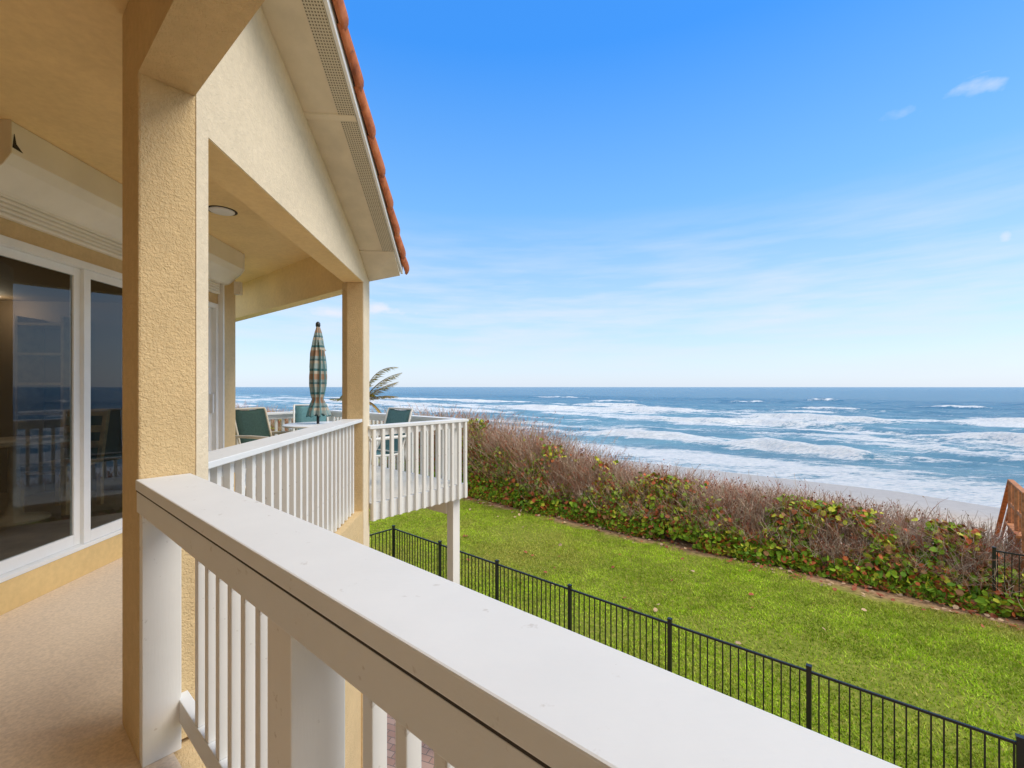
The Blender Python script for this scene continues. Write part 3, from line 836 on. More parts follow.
# ------------------------------------------------------------------ RAILINGS
# front railing beside the camera
FR = thing('balcony_railing', 'white wooden balcony railing with a broad flat cap ending at the near tan column', 'railing', (*sp(1.0, 0.5), Z(FLOOR)))
mb = MB(); mb.bsp(-3.0, 2.2215, 0.381, 0.5595, -0.395, -0.355); obj('cap_rail', mb, M['white_wood'], FR, 0.004)
mb = MB(); mb.bsp(-3.0, 2.2215, 0.385, 0.423, -0.480, -0.400); obj('sub_rail', mb, M['white_wood'], FR, 0.003)
mb = MB(); mb.bsp(-3.0, 2.2215, 0.3838, 0.55, -0.4004, -0.3950); obj('joint', mb, M['dark_gap'], FR)
mb = MB(); mb.bsp(-3.0, 2.2215, 0.505, 0.545, -0.480, -0.400); obj('sub_rail', mb, M['white_wood'], FR, 0.003)
mb = MB(); mb.bsp(-3.0, 2.2215, 0.509, 0.549, -1.335, -1.245); obj('bottom_rail', mb, M['white_wood'], FR, 0.003)
for s0 in (2.174, 0.905, -0.9, -2.7):
    mb = MB(); mb.bsp(s0, s0 + (0.1145 if s0 < 2 else 0.047), 0.393, 0.5085 if s0 < 2 else 0.517, FLOOR + 0.001, -0.481)
    obj('post', mb, M['white_upright'], FR, 0.003)
def baluster_proto(h, root, w=0.036):
    mb = MB(); mb.box((0, 0, h / 2), (w, w, h))
    return obj('baluster', mb, M['white_upright'], root, 0.0025, loc=tuple(wloc(root)))
bal = None
k = 0
s_list = []
xs = 194.8
s_first = (452 * 0.511 / 0.649 / (194.8 + 18) - 0.511 * 0.7609) / 0.649
sv = s_first - 0.018
while sv > -2.9:
    if not any(s0 - 0.03 < sv < s0 + 0.145 for s0 in (0.905, -0.9, -2.7)):
        s_list.append(sv)
    sv -= 0.1135
for sv in s_list:
    P = sp(sv, 0.529)
    if bal is None:
        bal = baluster_proto(0.79, FR); bal.location = Vector((P[0], P[1], Z(-1.2445))) - wloc(FR); bal.rotation_euler = (0, 0, TH)
    else: copy_at(bal, FR, (P[0], P[1], Z(-1.2445)), TH)

# side railing between the two columns
SR = thing('side_railing', 'white wooden railing between the two tan columns of the balcony', 'railing', (*tq(3.4, 1.25), Z(-1.285)))
def side_end(q): return 2.075 + (q - QG) * 0.0
mb = MB(); mb.btq(2.075, ft - 0.002, 1.170, 1.367, -0.362, -0.330); obj('cap_rail', mb, M['white_wood'], SR, 0.004)
mb = MB(); mb.btq(2.075, ft - 0.002, 1.262, 1.300, -0.450, -0.3625); obj('sub_rail', mb, M['white_wood'], SR, 0.003)
mb = MB(); mb.btq(2.075, ft - 0.002, 1.262, 1.300, -1.265, -1.18); obj('bottom_rail', mb, M['white_wood'], SR, 0.003)
mb = MB(); mb.btq(2.075, 2.15, 1.20, 1.29, -1.284, -0.3625); obj('post', mb, M['white_upright'], SR, 0.003)
b2 = None
for tv in np.arange(2.27, ft - 0.03, 0.1135):
    P = tq(tv, 1.243); l = (P[0], P[1], Z(-1.27))
    if b2 is None:
        b2 = baluster_proto(0.907, SR); b2.location = Vector(l) - wloc(SR); b2.rotation_euler = (0, 0, PH)
    else: copy_at(b2, SR, l, PH)

# sea-side wooden deck beyond the columns
DK = -1.27
SF, PO, SE = 4.35, 4.14, 7.85
deck = thing('wooden_deck', 'raised white wooden deck with slatted railings and a tall corner post above the lawn', 'deck', (*sp(6, 3.4), 0))
mb = MB()
mb.prism([sp(SF + 0.045, 2.76), sp(SE, 2.76), sp(SE, PO - 0.05), sp(SF + 0.045, PO - 0.05)], Z(DK - 0.035), Z(DK))
mb.prism([sp(6.35, -0.5), sp(SE, -0.5), sp(SE, 2.758), sp(6.35, 2.758)], Z(DK - 0.035), Z(DK))
obj('deck_floor', mb, M['deck_wood'], deck)
mb = MB()
mb.bsp(SF, SF + 0.04, 2.75, PO + 0.05, DK - 0.19, DK + 0.0)
mb.bsp(SF + 0.041, SE, PO - 0.048, PO - 0.008, DK - 0.19, DK + 0.0)
mb.bsp(SE + 0.001, SE + 0.04, -0.5, PO, DK - 0.19, DK)
obj('rim_board', mb, M['white_wood'], deck, 0.003)
mb = MB()
mb.bsp(SF + 0.225, SE - 0.62, PO - 0.13, PO - 0.05, DK - 0.42, DK - 0.191)
mb.bsp(SE - 0.6, SE - 0.51, 0.0, PO - 0.15, DK - 0.42, DK - 0.191)
obj('joist', mb, M['deck_wood'], deck, 0.003)
mb = MB()
for sv in np.arange(SF + 0.5, SE - 0.8, 0.45): mb.bsp(sv, sv + 0.04, 2.76, PO - 0.15, DK - 0.19, DK - 0.036)
obj('floor_joists', mb, M['deck_wood'], deck)
for (sa, pa) in ((SF + 0.10, PO - 0.117), (SE - 0.62, PO - 0.15), (SE - 0.62, 0.6)):
    mb = MB(); mb.bsp(sa, sa + 0.12, pa, pa + 0.12, -4.86, DK - 0.425 if sa > 5 else DK - 0.192); obj('support_post', mb, M['white_upright'], deck, 0.004)
def deck_rail(name, a, b, rot, out):
    """a,b: end points (XY) of the rail line, out: unit XY pointing outwards"""
    a = np.array(a); b = np.array(b); d = (b - a); ln = np.linalg.norm(d); d = d / ln
    rl = MB()
    def bar(o0, o1, z0, z1): rl.prism([a + out * o0, b + out * o0, b + out * o1, a + out * o1], Z(z0), Z(z1))
    bar(-0.10, 0.045, -0.455, -0.42)
    top = obj('railing', rl, M['white_wood'], deck, 0.003)
    rl = MB(); bar(-0.035, 0.0, -0.535, -0.4555); obj('sub_rail', rl, M['white_wood'], top, 0.002)
    bp = None
    n = int(ln / 0.112)
    for i in range(n):
        P = a + d * (0.06 + i * (ln - 0.1) / max(1, n - 1)) + out * 0.0195
        l = (P[0], P[1], Z(-1.455))
        if bp is None:
            mbb = MB(); mbb.box((0, 0, 0.499), (0.036, 0.036, 0.998)); bp = obj('baluster', mbb, M['white_upright'], top, 0.002, loc=l); bp.rotation_euler = (0, 0, rot)
        else: copy_at(bp, top, l, rot)
    return top
deck_rail('railing', sp(SF, 2.705), sp(SF, PO + 0.03), TH, -U)
deck_rail('railing', sp(SF + 0.06, PO), sp(SE, PO), TH, W)
deck_rail('railing', sp(SE + 0.04, 0.3), sp(SE + 0.04, PO), TH, U)
for (sa, pa) in ((SF + 0.05, PO - 0.14), (SE - 0.1, PO - 0.11), (SE - 0.1, 2.0)):
    mb = MB(); mb.bsp(sa, sa + 0.09, pa, pa + 0.09, DK + 0.001, -0.4565); obj('rail_post', mb, M['white_upright'], deck, 0.003)

# ------------------------------------------------------------------ BLACK METAL FENCES
def metal_fence(name, label, a, b, posts, ztop, ground=0.0, height=1.30, pick=0.105):
    a = np.array(a); b = np.array(b); d = b - a; ln = np.linalg.norm(d); d = d / ln
    root = thing(name, label, 'fence', (a[0], a[1], ground))
    rot = math.atan2(d[1], d[0])
    mb = MB()
    for zz in (ztop - 0.015, ztop - height + 0.16):
        mb.beam((a[0], a[1], zz), (b[0], b[1], zz), 0.028, 0.028)
    obj('rail', mb, M['black_metal'], root)
    pb = MB(); pb.box((0, 0, 0), (0.055, 0.055, height + 0.06)); pb.box((0, 0, (height + 0.06) / 2 + 0.012), (0.064, 0.064, 0.024))
    pp = None
    for x in posts:
        P = a + d * x; l = (P[0], P[1], ztop + 0.045 - (height + 0.06) / 2)
        if pp is None: pp = obj('post', pb, M['black_metal'], root, 0, loc=l); pp.rotation_euler = (0, 0, rot)
        else: copy_at(pp, root, l, rot)
    kb = MB(); kb.box((0, 0, 0), (0.016, 0.016, height - 0.10)); kp = None
    for i in range(int(ln / pick)):
        x = (i + 0.5) * pick
        if any(abs(x - q) < 0.04 for q in posts): continue
        P = a + d * x; l = (P[0], P[1], ztop - 0.0285 - (height - 0.10) / 2 )
        if kp is None: kp = obj('picket', kb, M['black_metal'], root, 0, loc=l); kp.rotation_euler = (0, 0, rot)
        else: copy_at(kp, root, l, rot)
    return root
FP = 6.93
FZ = EYE - 3.66
sA, sB = -1.2, 9.95
postl = [sB - (0.0 if i == 0 else 0) - i * 1.83 for i in range(8)]
# local coordinate along the fence starts at its far corner
metal_fence('metal_fence', 'black metal picket fence running across the lawn below the railing', sp(9.95, FP), sp(-1.9, FP), [0, 1.83, 3.63, 5.42, 7.26, 9.08, 10.91], FZ, height=1.22)
metal_fence('metal_fence', 'short black metal fence turning back from the corner post beneath the deck', sp(9.95, FP - 0.06), sp(9.95, 3.3), [1.78, 3.55], FZ, height=1.22)
metal_fence('metal_fence', 'black metal fence half buried in the hedge beside the brown wooden stair', sp(-1.6, 14.3), sp(-6.5, 14.3), [0.0, 1.9, 3.8], 1.30, height=1.25)

# ------------------------------------------------------------------ HEDGE on the dune
def hedge_h(s):
    return np.interp(s, [-2.7, -1.7, 0.75, 3.65, 6.9, 9.0, 10.8, 13, 15.4, 22, 45, 90], [0.75, 1.50, 1.62, 1.74, 1.92, 2.30, 2.66, 3.1, 3.45, 3.2, 2.9, 2.7])
def hedge_front(s): return 14.25 + (fbm(s * 0.55 + 3, s * 0 + 2.2, 3) - 0.5) * 0.7
def twigs(n, s0, s1, bias):
    s = s0 + (s1 - s0) * rng.random(n) ** bias
    fr = rng.random(n)
    p = hedge_front(s) + 0.05 + 3.3 * fr
    H = hedge_h(s) * (0.45 + 0.55 * sstep(0.0, 0.32, fr)) * (1 - 0.28 * sstep(0.5, 1.0, fr)) * (0.80 + 0.38 * fbm(s * 0.8, p * 0.8, 3)) * (0.82 + 0.3 * rng.random(n))
    return s, p, H
hedge = thing('hedge', 'long sea grape hedge of bare brown twigs and green and red leaves along the dune', 'hedge', (*sp(6, 15.5), 0))
n1, n2_ = 11500, 8000
sA_, pA_, HA_ = twigs(n1, -8, 17, 1.0); sB_, pB_, HB_ = twigs(n2_, 17, 90, 1.8)
s = np.concatenate([sA_, sB_]); p = np.concatenate([pA_, pB_]); H = np.concatenate([HA_, HB_]); n = len(s)
z0 = ground_z(s, p)
base = np.stack([U[0] * s + W[0] * p, U[1] * s + W[1] * p, z0 + H * rng.uniform(0.0, 0.45, n)], 1)
lean = rng.normal(0, 0.33, (n, 3)); lean[:, :2] += U * 0.05 - W * 0.06; lean[:, 2] = 0
topz = z0 + H
pts = []
for i, fz in enumerate((0, 0.35, 0.7, 1.0)):
    j = rng.normal(0, 0.075, (n, 3)) * (i > 0)
    c = base.copy(); c[:, 2] = base[:, 2] + (topz - base[:, 2]) * fz
    c += lean * (H * fz)[:, None] * (0.6 + 0.4 * fz) + j
    pts.append(c)
def sticks(P, r0, r1):
    """3-sided sticks through point arrays P[k] (n,3)"""
    n = len(P[0]); K = len(P); out = []
    for k in range(K):
        r_ = r0 + (r1 - r0) * k / (K - 1)
        for a_ in range(3):
            an = 2 * math.pi * a_ / 3
            out.append(P[k] + np.stack([np.cos(an) * r_ * np.ones(n), np.sin(an) * r_ * np.ones(n), np.zeros(n)], 1))
    V_ = np.stack(out, 1)           # n, K*3, 3
    fc = []
    for k in range(K - 1):
        for a_ in range(3):
            b_ = (a_ + 1) % 3
            fc.append((k * 3 + a_, k * 3 + b_, (k + 1) * 3 + b_, (k + 1) * 3 + a_))
    fc = np.array(fc)
    Fc = (fc[None] + (np.arange(n) * K * 3)[:, None, None]).reshape(-1)
    return V_.reshape(-1, 3), Fc, K * 3
rad = 0.0055 + 0.005 * rng.random(n)
rad = rad * np.where(s > 17, 1.6, 1.0)
v1, f1, k1 = sticks(pts, rad, rad * 0.6)
q = rng.random(n) ** 1.3
tc1 = np.stack([0.29 + 0.30 * q, 0.205 + 0.245 * q, 0.14 + 0.19 * q], 1)
red = rng.random(n) < 0.3
tc1[red] = np.stack([0.36 + 0.1 * q[red], 0.13 + 0.07 * q[red], 0.07 + 0.04 * q[red]], 1)
# side shoots
idx = rng.integers(0, n, int(n * 2.4)); fz = rng.uniform(0.35, 0.95, len(idx))
A = pts[1][idx] * (1 - fz[:, None]) + pts[3][idx] * fz[:, None]
dv = rng.normal(0, 0.16, (len(idx), 3)); dv[:, 2] = rng.normal(0.13, 0.12, len(idx))
B = A + dv * 0.5 + rng.normal(0, 0.02, (len(idx), 3)); Cc = A + dv; Cc[:, 2] += 0.03
rs = rad[idx] * 0.7
v2_, f2_, k2_ = sticks([A, B, Cc], rs, rs * 0.6)
allv = np.concatenate([v1, v2_]); allf = np.concatenate([f1, f2_ + len(v1)])
allc = np.concatenate([np.repeat(tc1, k1, 0), np.repeat(tc1[idx], k2_, 0)])
mesh_np('twigs', allv, allf, 4, M['tint'], hedge, attrs={'tint': allc})
# leaves: dense and green low in front, sparse yellow and red above
def leaves(n, s0, s1, bias):
    s = s0 + (s1 - s0) * rng.random(n) ** bias
    low = rng.random(n) < 0.62
    hh = hedge_h(s)
    f_ = np.where(low, np.abs(rng.normal(0, 0.27, n)), rng.random(n))
    patch = fbm(s * 0.9 + 11, f_ * 2.2 + 4, 4)
    leafy = 0.10 * sstep(7, 13, s)
    soft = patch + rng.normal(0, 0.075, n)
    keep = (soft > np.where(low, 0.32 + 0.33 * f_, 0.545 + 0.08 * f_) - leafy) & (f_ < 1.0)
    s = s[keep]; f_ = f_[keep]; hh = hh[keep]; low = low[keep]; patch = patch[keep]; n = len(s)
    fr = np.clip(f_ * 0.42 + rng.normal(0, 0.05, n), -0.03, 1)
    p = hedge_front(s) + 3.3 * fr - 0.15
    zz = ground_z(s, p) + 0.05 + hh * f_ * 0.97
    big = 0.05 + 0.045 * rng.random(n)
    g = rng.random(n)
    green = np.stack([0.09 + 0.25 * g, 0.21 + 0.30 * g, 0.016 + 0.015 * g], 1)
    yellow = np.stack([0.42 + 0.20 * g, 0.46 + 0.14 * g, 0.035 + 0.02 * g], 1)
    redc = np.stack([0.40 + 0.18 * g, 0.085 + 0.08 * g, 0.03 + 0.02 * g], 1)
    brown = np.stack([0.26 + 0.12 * g, 0.12 + 0.08 * g, 0.05 + 0.03 * g], 1)
    r_ = rng.random(n); tone = fbm(s * 1.3 + 2, f_ * 3 + 9, 3)
    py = np.where(low, 0.12, 0.30) + 0.5 * (tone - 0.5); pr = np.where(low, 0.15, 0.20)
    col = np.where((r_ < py)[:, None], yellow, np.where((r_ < py + pr)[:, None], redc, np.where((r_ < py + pr + 0.12)[:, None], brown, green)))
    return np.stack([U[0] * s + W[0] * p, U[1] * s + W[1] * p, zz], 1), big, col
cA, bA, kA = leaves(90000, -8, 17, 1.0); cB, bB, kB = leaves(36000, 17, 90, 1.8)
c = np.concatenate([cA, cB]); 
vs, fs, ti = leaf_cloud(c, 0.75, np.concatenate([bA, bB * 1.2]), np.concatenate([kA, kB]), up=0.55)
mesh_np('leaves', vs, fs, 6, M['tint'], hedge, attrs={'tint': ti})
# dry brown leaf tips and seed heads on the top
n = 9000
ii = rng.integers(0, n1, n)
tip = (rng.random(n) < 0.45)[:, None]
c = np.where(tip, pts[3][ii], pts[1][ii] + (pts[3][ii] - pts[1][ii]) * rng.random((n, 1))) + rng.normal(0, 0.05, (n, 3))
col = np.stack([rng.uniform(0.12, 0.36, n), rng.uniform(0.045, 0.13, n), rng.uniform(0.025, 0.06, n)], 1)
vs, fs, ti = leaf_cloud(c, 1.0, rng.uniform(0.012, 0.034, n), col, up=0.1)
mesh_np('seed_heads', vs, fs, 6, M['tint'], hedge, attrs={'tint': ti})

# ------------------------------------------------------------------ BROWN DUNE STAIR on the right
st = thing('wooden_stair', 'brown wooden dune stair with slatted handrail rising behind the end of the hedge', 'stair', (*sp(-2.6, 16.5), 0))
ap = sp(-2.19, 17.0)
zt = EYE - 2.37
mb = MB(); mb.prism([sp(-3.7, 15.6), sp(-2.1, 15.6), sp(-2.1, 17.05), sp(-3.7, 17.05)], zt - 1.14, zt - 1.08); obj('platform', mb, M['brown_stair'], st)
for sgn, s_ in ((0, -2.19), (1, -3.65)):
    rl = MB()
    a0 = sp(s_, 15.2); a1 = sp(s_, 17.0); a2 = sp(s_, 19.2)
    rl.beam((a0[0], a0[1], zt - 0.02), (a1[0], a1[1], zt), 0.10, 0.035)
    rl.beam((a1[0], a1[1], zt), (a2[0], a2[1], zt - 2.0), 0.10, 0.035)
    top = obj('handrail', rl, M['brown_stair'], st)
    rl = MB()
    rl.beam((a0[0], a0[1], zt - 0.62), (a1[0], a1[1], zt - 0.60), 0.04, 0.09)
    rl.beam((a1[0], a1[1], zt - 0.6), (a2[0], a2[1], zt - 2.6), 0.04, 0.09)
    obj('mid_rail', rl, M['brown_stair'], st)
    for pv in (15.25, 16.1, 16.95):
        g = sp(s_, pv); pm = MB(); pm.beam((g[0], g[1], -0.6), (g[0], g[1], zt - 0.02), 0.075, 0.075); obj('post', pm, M['brown_stair'], st)
    pr0 = None
    for pv in (15.5, 15.75, 16.35, 16.6):
        g = sp(s_, pv); l = (g[0], g[1], zt - 0.52)
        if pr0 is None:
            pm = MB(); pm.box((0, 0, 0), (0.045, 0.045, 0.98)); pr0 = obj('baluster', pm, M['brown_stair'], st, 0, loc=l); pr0.rotation_euler = (0, 0, TH)
        else: copy_at(pr0, st, l, TH)
for i in range(8):
    pm = MB(); p0 = 17.06 + i * 0.28; z_ = zt - 1.12 - (i + 1) * 0.2
    pm.prism([sp(-3.6, p0), sp(-2.25, p0), sp(-2.25, p0 + 0.27), sp(-3.6, p0 + 0.27)], z_, z_ + 0.04); obj('tread', pm, M['brown_stair'], st)

# ------------------------------------------------------------------ DECK FURNITURE
def sling_chair(name, label, pos, rotz, sling_mat, frame_mat):
    root = thing(name, label, 'chair', (0, 0, 0))
    # built facing -Y locally at the origin: seat 0.44 high, back to 1.0
    path = [(-0.25, 0.40), (-0.27, 0.43), (-0.10, 0.42), (0.10, 0.405), (0.22, 0.41), (0.28, 0.50), (0.36, 0.74), (0.43, 0.98), (0.455, 1.02)]
    mb = MB(); w_ = 0.25; vs = []
    for (y, z) in path:
        for x in (-w_, -w_ / 2, 0, w_ / 2, w_):
            vs.append((x, y, z - 0.025 * (1 - (x / w_) ** 2)))
    fs = [(i * 5 + j, i * 5 + j + 1, (i + 1) * 5 + j + 1, (i + 1) * 5 + j) for i in range(len(path) - 1) for j in range(4)]
    mb.add(vs, fs, True)
    so = obj('sling', mb, sling_mat, root); sd = so.modifiers.new('thick', 'SOLIDIFY'); sd.thickness = 0.008
    fr_ = MB()
    for x in (-0.27, 0.27):
        fr_.tube([(x, y, z) for y, z in path], 0.015, 8)
    fr_.tube([(-0.27, 0.455, 1.02), (0.27, 0.455, 1.02)], 0.014, 8)
    fr_.tube([(-0.27, -0.26, 0.41), (0.27, -0.26, 0.41)], 0.014, 8)
    fr_.tube([(-0.27, 0.24, 0.42), (0.27, 0.24, 0.42)], 0.014, 8)
    obj('frame', fr_, frame_mat, root)
    for x in (-0.30, 0.30):
        a_ = MB(); a_.tube([(x, -0.30, 0.0), (x, -0.27, 0.35), (x, -0.25, 0.62), (x, -0.20, 0.645)], 0.014, 8); obj('leg', a_, frame_mat, root)
        a_ = MB(); a_.tube([(x, 0.40, 0.0), (x, 0.30, 0.40), (x, 0.335, 0.64)], 0.014, 8); obj('leg', a_, frame_mat, root)
        a_ = MB(); a_.tube([(x, -0.27, 0.645), (x, 0.05, 0.65), (x, 0.34, 0.645)], [0.022, 0.024, 0.018], 8); obj('armrest', a_, frame_mat, root)
    root.scale = (0.95, 0.95, 0.95); root.location = pos; root.rotation_euler = (0, 0, rotz); WL[root.name] = Vector(pos)
    return root
def at(px, D): return np.array([(px - 512) / F * D, D])
DZ = Z(DK) + 0.0005
g = 'sling chairs on the deck'
P = at(272, 6.15); c1 = sling_chair('patio_chair', 'dark green sling patio chair with tan frame beside the tan corner wall', (P[0], P[1], DZ), R(70), M['green'], M['frame_tan']); c1['group'] = g
P = at(311, 7.2); c2 = sling_chair('patio_chair', 'teal sling patio chair directly behind the pole of the closed umbrella', (P[0], P[1], DZ), R(24), M['teal'], M['frame_white']); c2['group'] = g
P = at(374, 5.95); c4 = sling_chair('patio_chair', 'teal sling patio chair behind the deck railing, right of the far tan column', (P[0], P[1], DZ), R(-38), M['teal'], M['frame_white']); c4['group'] = g

UP = at(318, 6.7)
tb = thing('patio_table', 'round white patio table under the closed striped umbrella', 'table', (UP[0], UP[1], DZ))
mb = MB(); mb.lathe([(0.03, 0.695), (0.46, 0.695), (0.475, 0.705), (0.475, 0.715), (0.46, 0.725), (0.03, 0.725)], (UP[0], UP[1], DZ), 32); obj('tabletop', mb, M['frame_white'], tb)
for k in range(4):
    a_ = math.pi / 4 + k * math.pi / 2
    mb = MB(); mb.tube([(UP[0] + 0.30 * math.cos(a_), UP[1] + 0.30 * math.sin(a_), DZ + 0.694), (UP[0] + 0.36 * math.cos(a_), UP[1] + 0.36 * math.sin(a_), DZ)], 0.016, 8); obj('leg', mb, M['frame_white'], tb)

m, t, b = base_mat('striped_canvas')
tc = N(t, 'ShaderNodeTexCoord'); se = N(t, 'ShaderNodeSeparateXYZ'); L(t, tc.outputs['Object'], se.inputs[0])
fz = mathn(t, 'FRACT', mathn(t, 'MULTIPLY', se.outputs['Z'], 2.9))
stripe = N(t, 'ShaderNodeValToRGB'); stripe.color_ramp.interpolation = 'CONSTANT'
els = stripe.color_ramp.elements
cs = [(0.0, (0.36, 0.22, 0.14)), (0.24, (0.46, 0.42, 0.34)), (0.36, (0.06, 0.16, 0.18)), (0.46, (0.28, 0.35, 0.34)), (0.68, (0.44, 0.39, 0.31)), (0.8, (0.10, 0.17, 0.19)), (0.88, (0.27, 0.33, 0.32))]
while len(els) < len(cs): els.new(0.5)
for e, (pp, cc) in zip(els, cs): e.position = pp; e.color = (*cc, 1)
L(t, fz, stripe.inputs[0])
at2 = N(t, 'ShaderNodeAttribute', attribute_name='panel')
vs2 = mathn(t, 'GREATER_THAN', mathn(t, 'FRACT', at2.outputs['Fac']), 0.72)
L(t, mixc(t, mathn(t, 'MULTIPLY', vs2, 0.8), stripe.outputs[0], (0.07, 0.20, 0.22)), b.inputs['Base Color'])
b.inputs['Roughness'].default_value = 0.9
M['canvas'] = m
um = thing('patio_umbrella', 'closed patio umbrella with teal, orange and cream plaid canopy', 'umbrella', (UP[0], UP[1], DZ))
mb = MB(); mb.tube([(UP[0], UP[1], DZ + 0.06), (UP[0], UP[1], DZ + 2.2)], 0.02, 10); obj('pole', mb, M['black_metal'], um)
mb = MB(); mb.lathe([(0.02, 2.15), (0.028, 2.16), (0.034, 2.18), (0.032, 2.215), (0.016, 2.235), (0.004, 2.24)], (UP[0], UP[1], DZ), 14); obj('finial', mb, M['black_metal'], um)
mb = MB(); mb.lathe([(0.22, 0.0), (0.22, 0.03), (0.10, 0.07), (0.035, 0.12), (0.03, 0.3)], (UP[0], UP[1], DZ), 20); obj('base', mb, M['black_metal'], um)
prof = [(0.035, 2.19), (0.065, 2.10), (0.085, 2.0), (0.105, 1.88), (0.115, 1.80), (0.12, 1.74), (0.135, 1.6), (0.14, 1.45), (0.13, 1.32), (0.105, 1.18), (0.09, 1.12), (0.13, 1.04), (0.175, 0.96), (0.19, 0.90), (0.17, 0.885)]
seg = 64; vv = []; pv = []
for i, (r_, z_) in enumerate(prof):
    for k in range(seg):
        a_ = 2 * math.pi * k / seg
        fold = 1 + 0.26 * math.sin(8 * a_ + 0.25 * i) * min(1, i / 3) + 0.10 * math.sin(3 * a_ + i)
        vv.append((UP[0] + 0.74 * r_ * fold * math.cos(a_), UP[1] + 0.74 * r_ * fold * math.sin(a_), DZ + z_ - 0.03 + (0.03 * math.sin(8 * a_) if i >= 12 else 0)))
        pv.append(8 * k / seg)
fv = [(i * seg + k, i * seg + (k + 1) % seg, (i + 1) * seg + (k + 1) % seg, (i + 1) * seg + k)[::-1] for i in range(len(prof) - 1) for k in range(seg)]
mesh_np('canopy', np.array(vv), np.array(fv).ravel(), 4, M['canvas'], um, attrs={'panel': np.array(pv)}, smooth=True)
# small pennant flap of the vent near the top
mb = MB(); mb.add([(UP[0] + 0.03, UP[1] - 0.06, DZ + 2.03), (UP[0] + 0.065, UP[1] - 0.05, DZ + 1.93), (UP[0] + 0.135, UP[1] - 0.03, DZ + 1.80), (UP[0] + 0.06, UP[1] - 0.08, DZ + 1.82)], [(0, 1, 2, 3)])
fo = obj('flap', mb, M['canvas'], um); sd = fo.modifiers.new('thick', 'SOLIDIFY'); sd.thickness = 0.006

# ------------------------------------------------------------------ PALM beyond the deck
PD = 13.0
pc = at(364, PD); pz = EYE - 14 / F * PD
palm = thing('palm_tree', 'small wind-blown palm with drying fronds rising behind the tan column', 'tree', (pc[0], pc[1], 0))
mb = MB(); mb.tube([(pc[0] - 0.25, pc[1], -0.1), (pc[0] - 0.22, pc[1], 1.2), (pc[0] - 0.10, pc[1], 2.8), (pc[0], pc[1], pz - 0.05), (pc[0], pc[1], pz + 0.15)], [0.16, 0.12, 0.11, 0.12, 0.07], 10); obj('trunk', mb, M['bark'], palm)
def frond(az, el, ln, droop, yel):
    n = 14; pts_ = []
    d = Vector((math.cos(az) * math.cos(el), math.sin(az) * math.cos(el), math.sin(el)))
    P = Vector((pc[0], pc[1], pz)); step = ln / n
    for i in range(n + 1):
        pts_.append(P.copy()); P = P + d * step
        d = (d + Vector((0.03, 0, -droop / n))).normalized()
    mb = MB(); mb.tube(pts_, [0.018 - 0.014 * i / n for i in range(n + 1)], 6)
    vs = []; fs = []; cols = []
    V0 = list(mb.v); F0 = list(mb.f)
    lv = []; 
    for i in range(4, n * 3):
        f_ = i / (n * 3); j = min(int(f_ * n), n - 1); fr2 = f_ * n - j
        B_ = pts_[j].lerp(pts_[j + 1], fr2); ax = (pts_[j + 1] - pts_[j]).normalized()
        sd_ = ax.cross(Vector((0, 0, 1))).normalized()
        l_ = 0.20 * ln * math.sin(math.pi * min(1, 0.18 + f_ * 0.82)) ** 0.7 * random.uniform(0.75, 1.1)
        for sg in (-1, 1):
            dr = (ax * 0.75 + sd_ * sg * 0.55 + Vector((random.uniform(-.1, .25), random.uniform(-.1, .1), -0.35 + random.uniform(-.2, .12)))).normalized()
            wv = dr.cross(Vector((0, 0, 1))).normalized() * 0.013
            tip = B_ + dr * l_ + Vector((0, 0, -0.12 * l_)); md = B_ + dr * l_ * 0.55
            bb = len(vs); vs += [B_ - wv * .6, B_ + wv * .6, md + wv, tip, md - wv]; fs.append((bb, bb + 1, bb + 2, bb + 3, bb + 4))
            q_ = random.random(); y_ = min(1, max(0, yel + random.uniform(-0.25, 0.25)))
            g_ = np.array([0.16 + .08 * q_, 0.20 + .08 * q_, 0.03]); o_ = np.array([0.46 + .1 * q_, 0.29 + .06 * q_, 0.09])
            cols += [tuple(g_ * (1 - y_) + o_ * y_)] * 5
    lf = mesh_np('frond', np.array([tuple(v_) for v_ in vs]), np.array(fs).ravel(), 5, M['tint'], palm, attrs={'tint': np.array(cols)})
    obj('rib', mb, M['bark'], lf)
for a_ in ((R(15), R(82), 1.55, 2.1, 0.45), (R(-10), R(58), 1.45, 0.8, 0.5), (R(-25), R(38), 1.30, 0.35, 0.6), (R(10), R(24), 1.0, 0.6, 0.6), (R(178), R(10), 1.05, 0.3, 0.35),
           (R(165), R(48), 1.0, 2.0, 0.6), (R(-20), R(0), 0.85, 1.9, 0.95), (R(190), R(-25), 0.8, 1.1, 0.95), (R(100), R(35), 1.1, 1.2, 0.5)):
    frond(*a_)

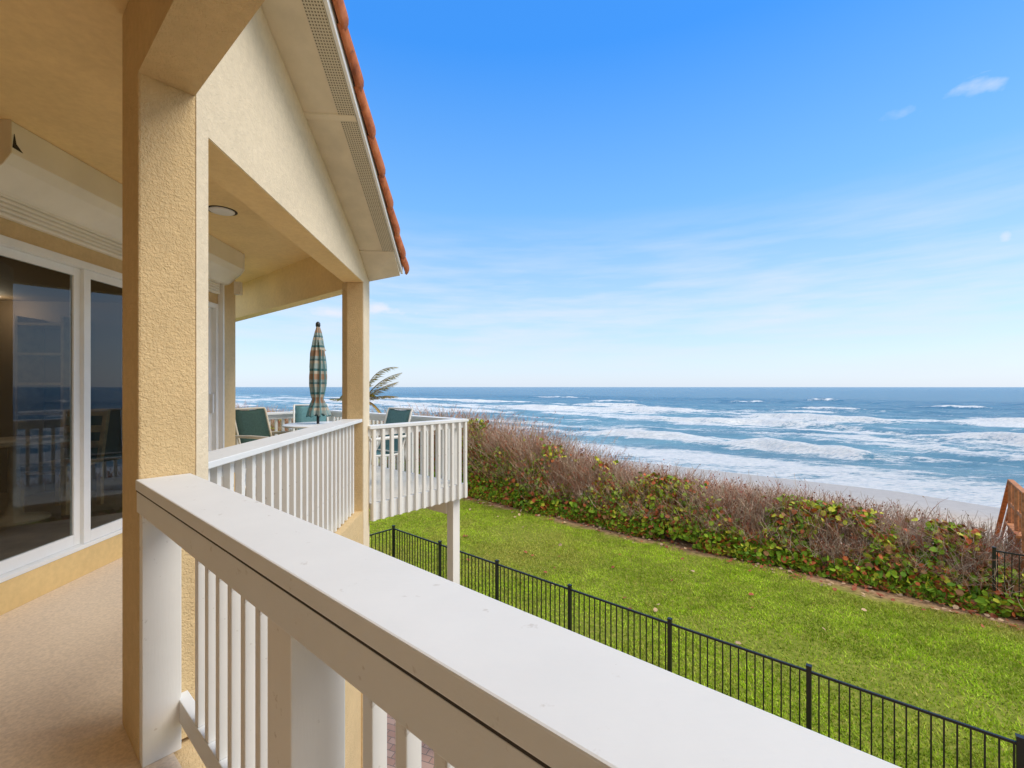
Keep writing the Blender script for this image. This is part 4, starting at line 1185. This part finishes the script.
# ------------------------------------------------------------------ INSIDE THE ROOM (seen dimly through the glass)
RF = DZ0 + 0.021
def in_room(px, q):
    d = np.array([(px - 512) / F, 1.0]); return d * (q / (d @ NL))
q0, q1 = 4.55, 5.02
shf = thing('shelving_unit', 'wooden shelving unit against the end wall of the dark room behind the glass door', 'shelf', (*tq(5.5, 4.8), Z(RF)))
for qq in (q0, q1):
    mb = MB(); mb.btq(5.38, 5.69, qq, qq + 0.03, RF, RF + 2.0); obj('side_panel', mb, M['dark_wood'], shf)
for i in range(6):
    mb = MB(); zz = RF + 0.25 + i * 0.33; mb.btq(5.38, 5.69, q0 + 0.031, q1 - 0.001, zz, zz + 0.028); obj('shelf', mb, M['dark_wood'], shf)
P = in_room(62, 4.1); t1, q1 = to_tq(P)
ch = thing('dining_chair', 'oak dining chair standing in the room behind the glass door', 'chair', (P[0], P[1], Z(RF)))
mb = MB(); mb.btq(t1 - 0.22, t1 + 0.22, q1 - 0.22, q1 + 0.22, RF + 0.43, RF + 0.47); obj('seat', mb, M['oak'], ch, 0.006)
for (a_, b_) in ((-0.2, -0.2), (-0.2, 0.2), (0.2, -0.2), (0.2, 0.2)):
    mb = MB(); mb.btq(t1 + a_ - 0.02, t1 + a_ + 0.02, q1 + b_ - 0.02, q1 + b_ + 0.02, RF, RF + 0.429); obj('leg', mb, M['oak'], ch)
mb = MB()
for b_ in (-0.2, 0.2):
    P0 = tq(t1 + 0.2, q1 + b_); P1 = tq(t1 + 0.29, q1 + b_); mb.beam((P0[0], P0[1], Z(RF + 0.471)), (P1[0], P1[1], Z(RF + 0.98)), 0.04, 0.04)
for zz, o_ in ((0.95, 0.285), (0.78, 0.255), (0.62, 0.225)):
    P0 = tq(t1 + o_, q1 - 0.18); P1 = tq(t1 + o_, q1 + 0.18); mb.beam((P0[0], P0[1], Z(RF + zz)), (P1[0], P1[1], Z(RF + zz)), 0.02, 0.07)
obj('backrest', mb, M['oak'], ch)
P = in_room(14, 4.2); t2, q2 = to_tq(P)
rt = thing('dining_table', 'round pale table in the room behind the glass door', 'table', (P[0], P[1], Z(RF)))
mb = MB(); mb.lathe([(0.02, 0.71), (0.44, 0.71), (0.45, 0.72), (0.45, 0.735), (0.02, 0.735)], (P[0], P[1], Z(RF)), 32); obj('tabletop', mb, M['dark_wood'], rt)
mb = MB(); mb.lathe([(0.24, 0.0), (0.24, 0.02), (0.06, 0.06), (0.04, 0.2), (0.04, 0.709)], (P[0], P[1], Z(RF)), 18); obj('pedestal', mb, M['dark_wood'], rt)
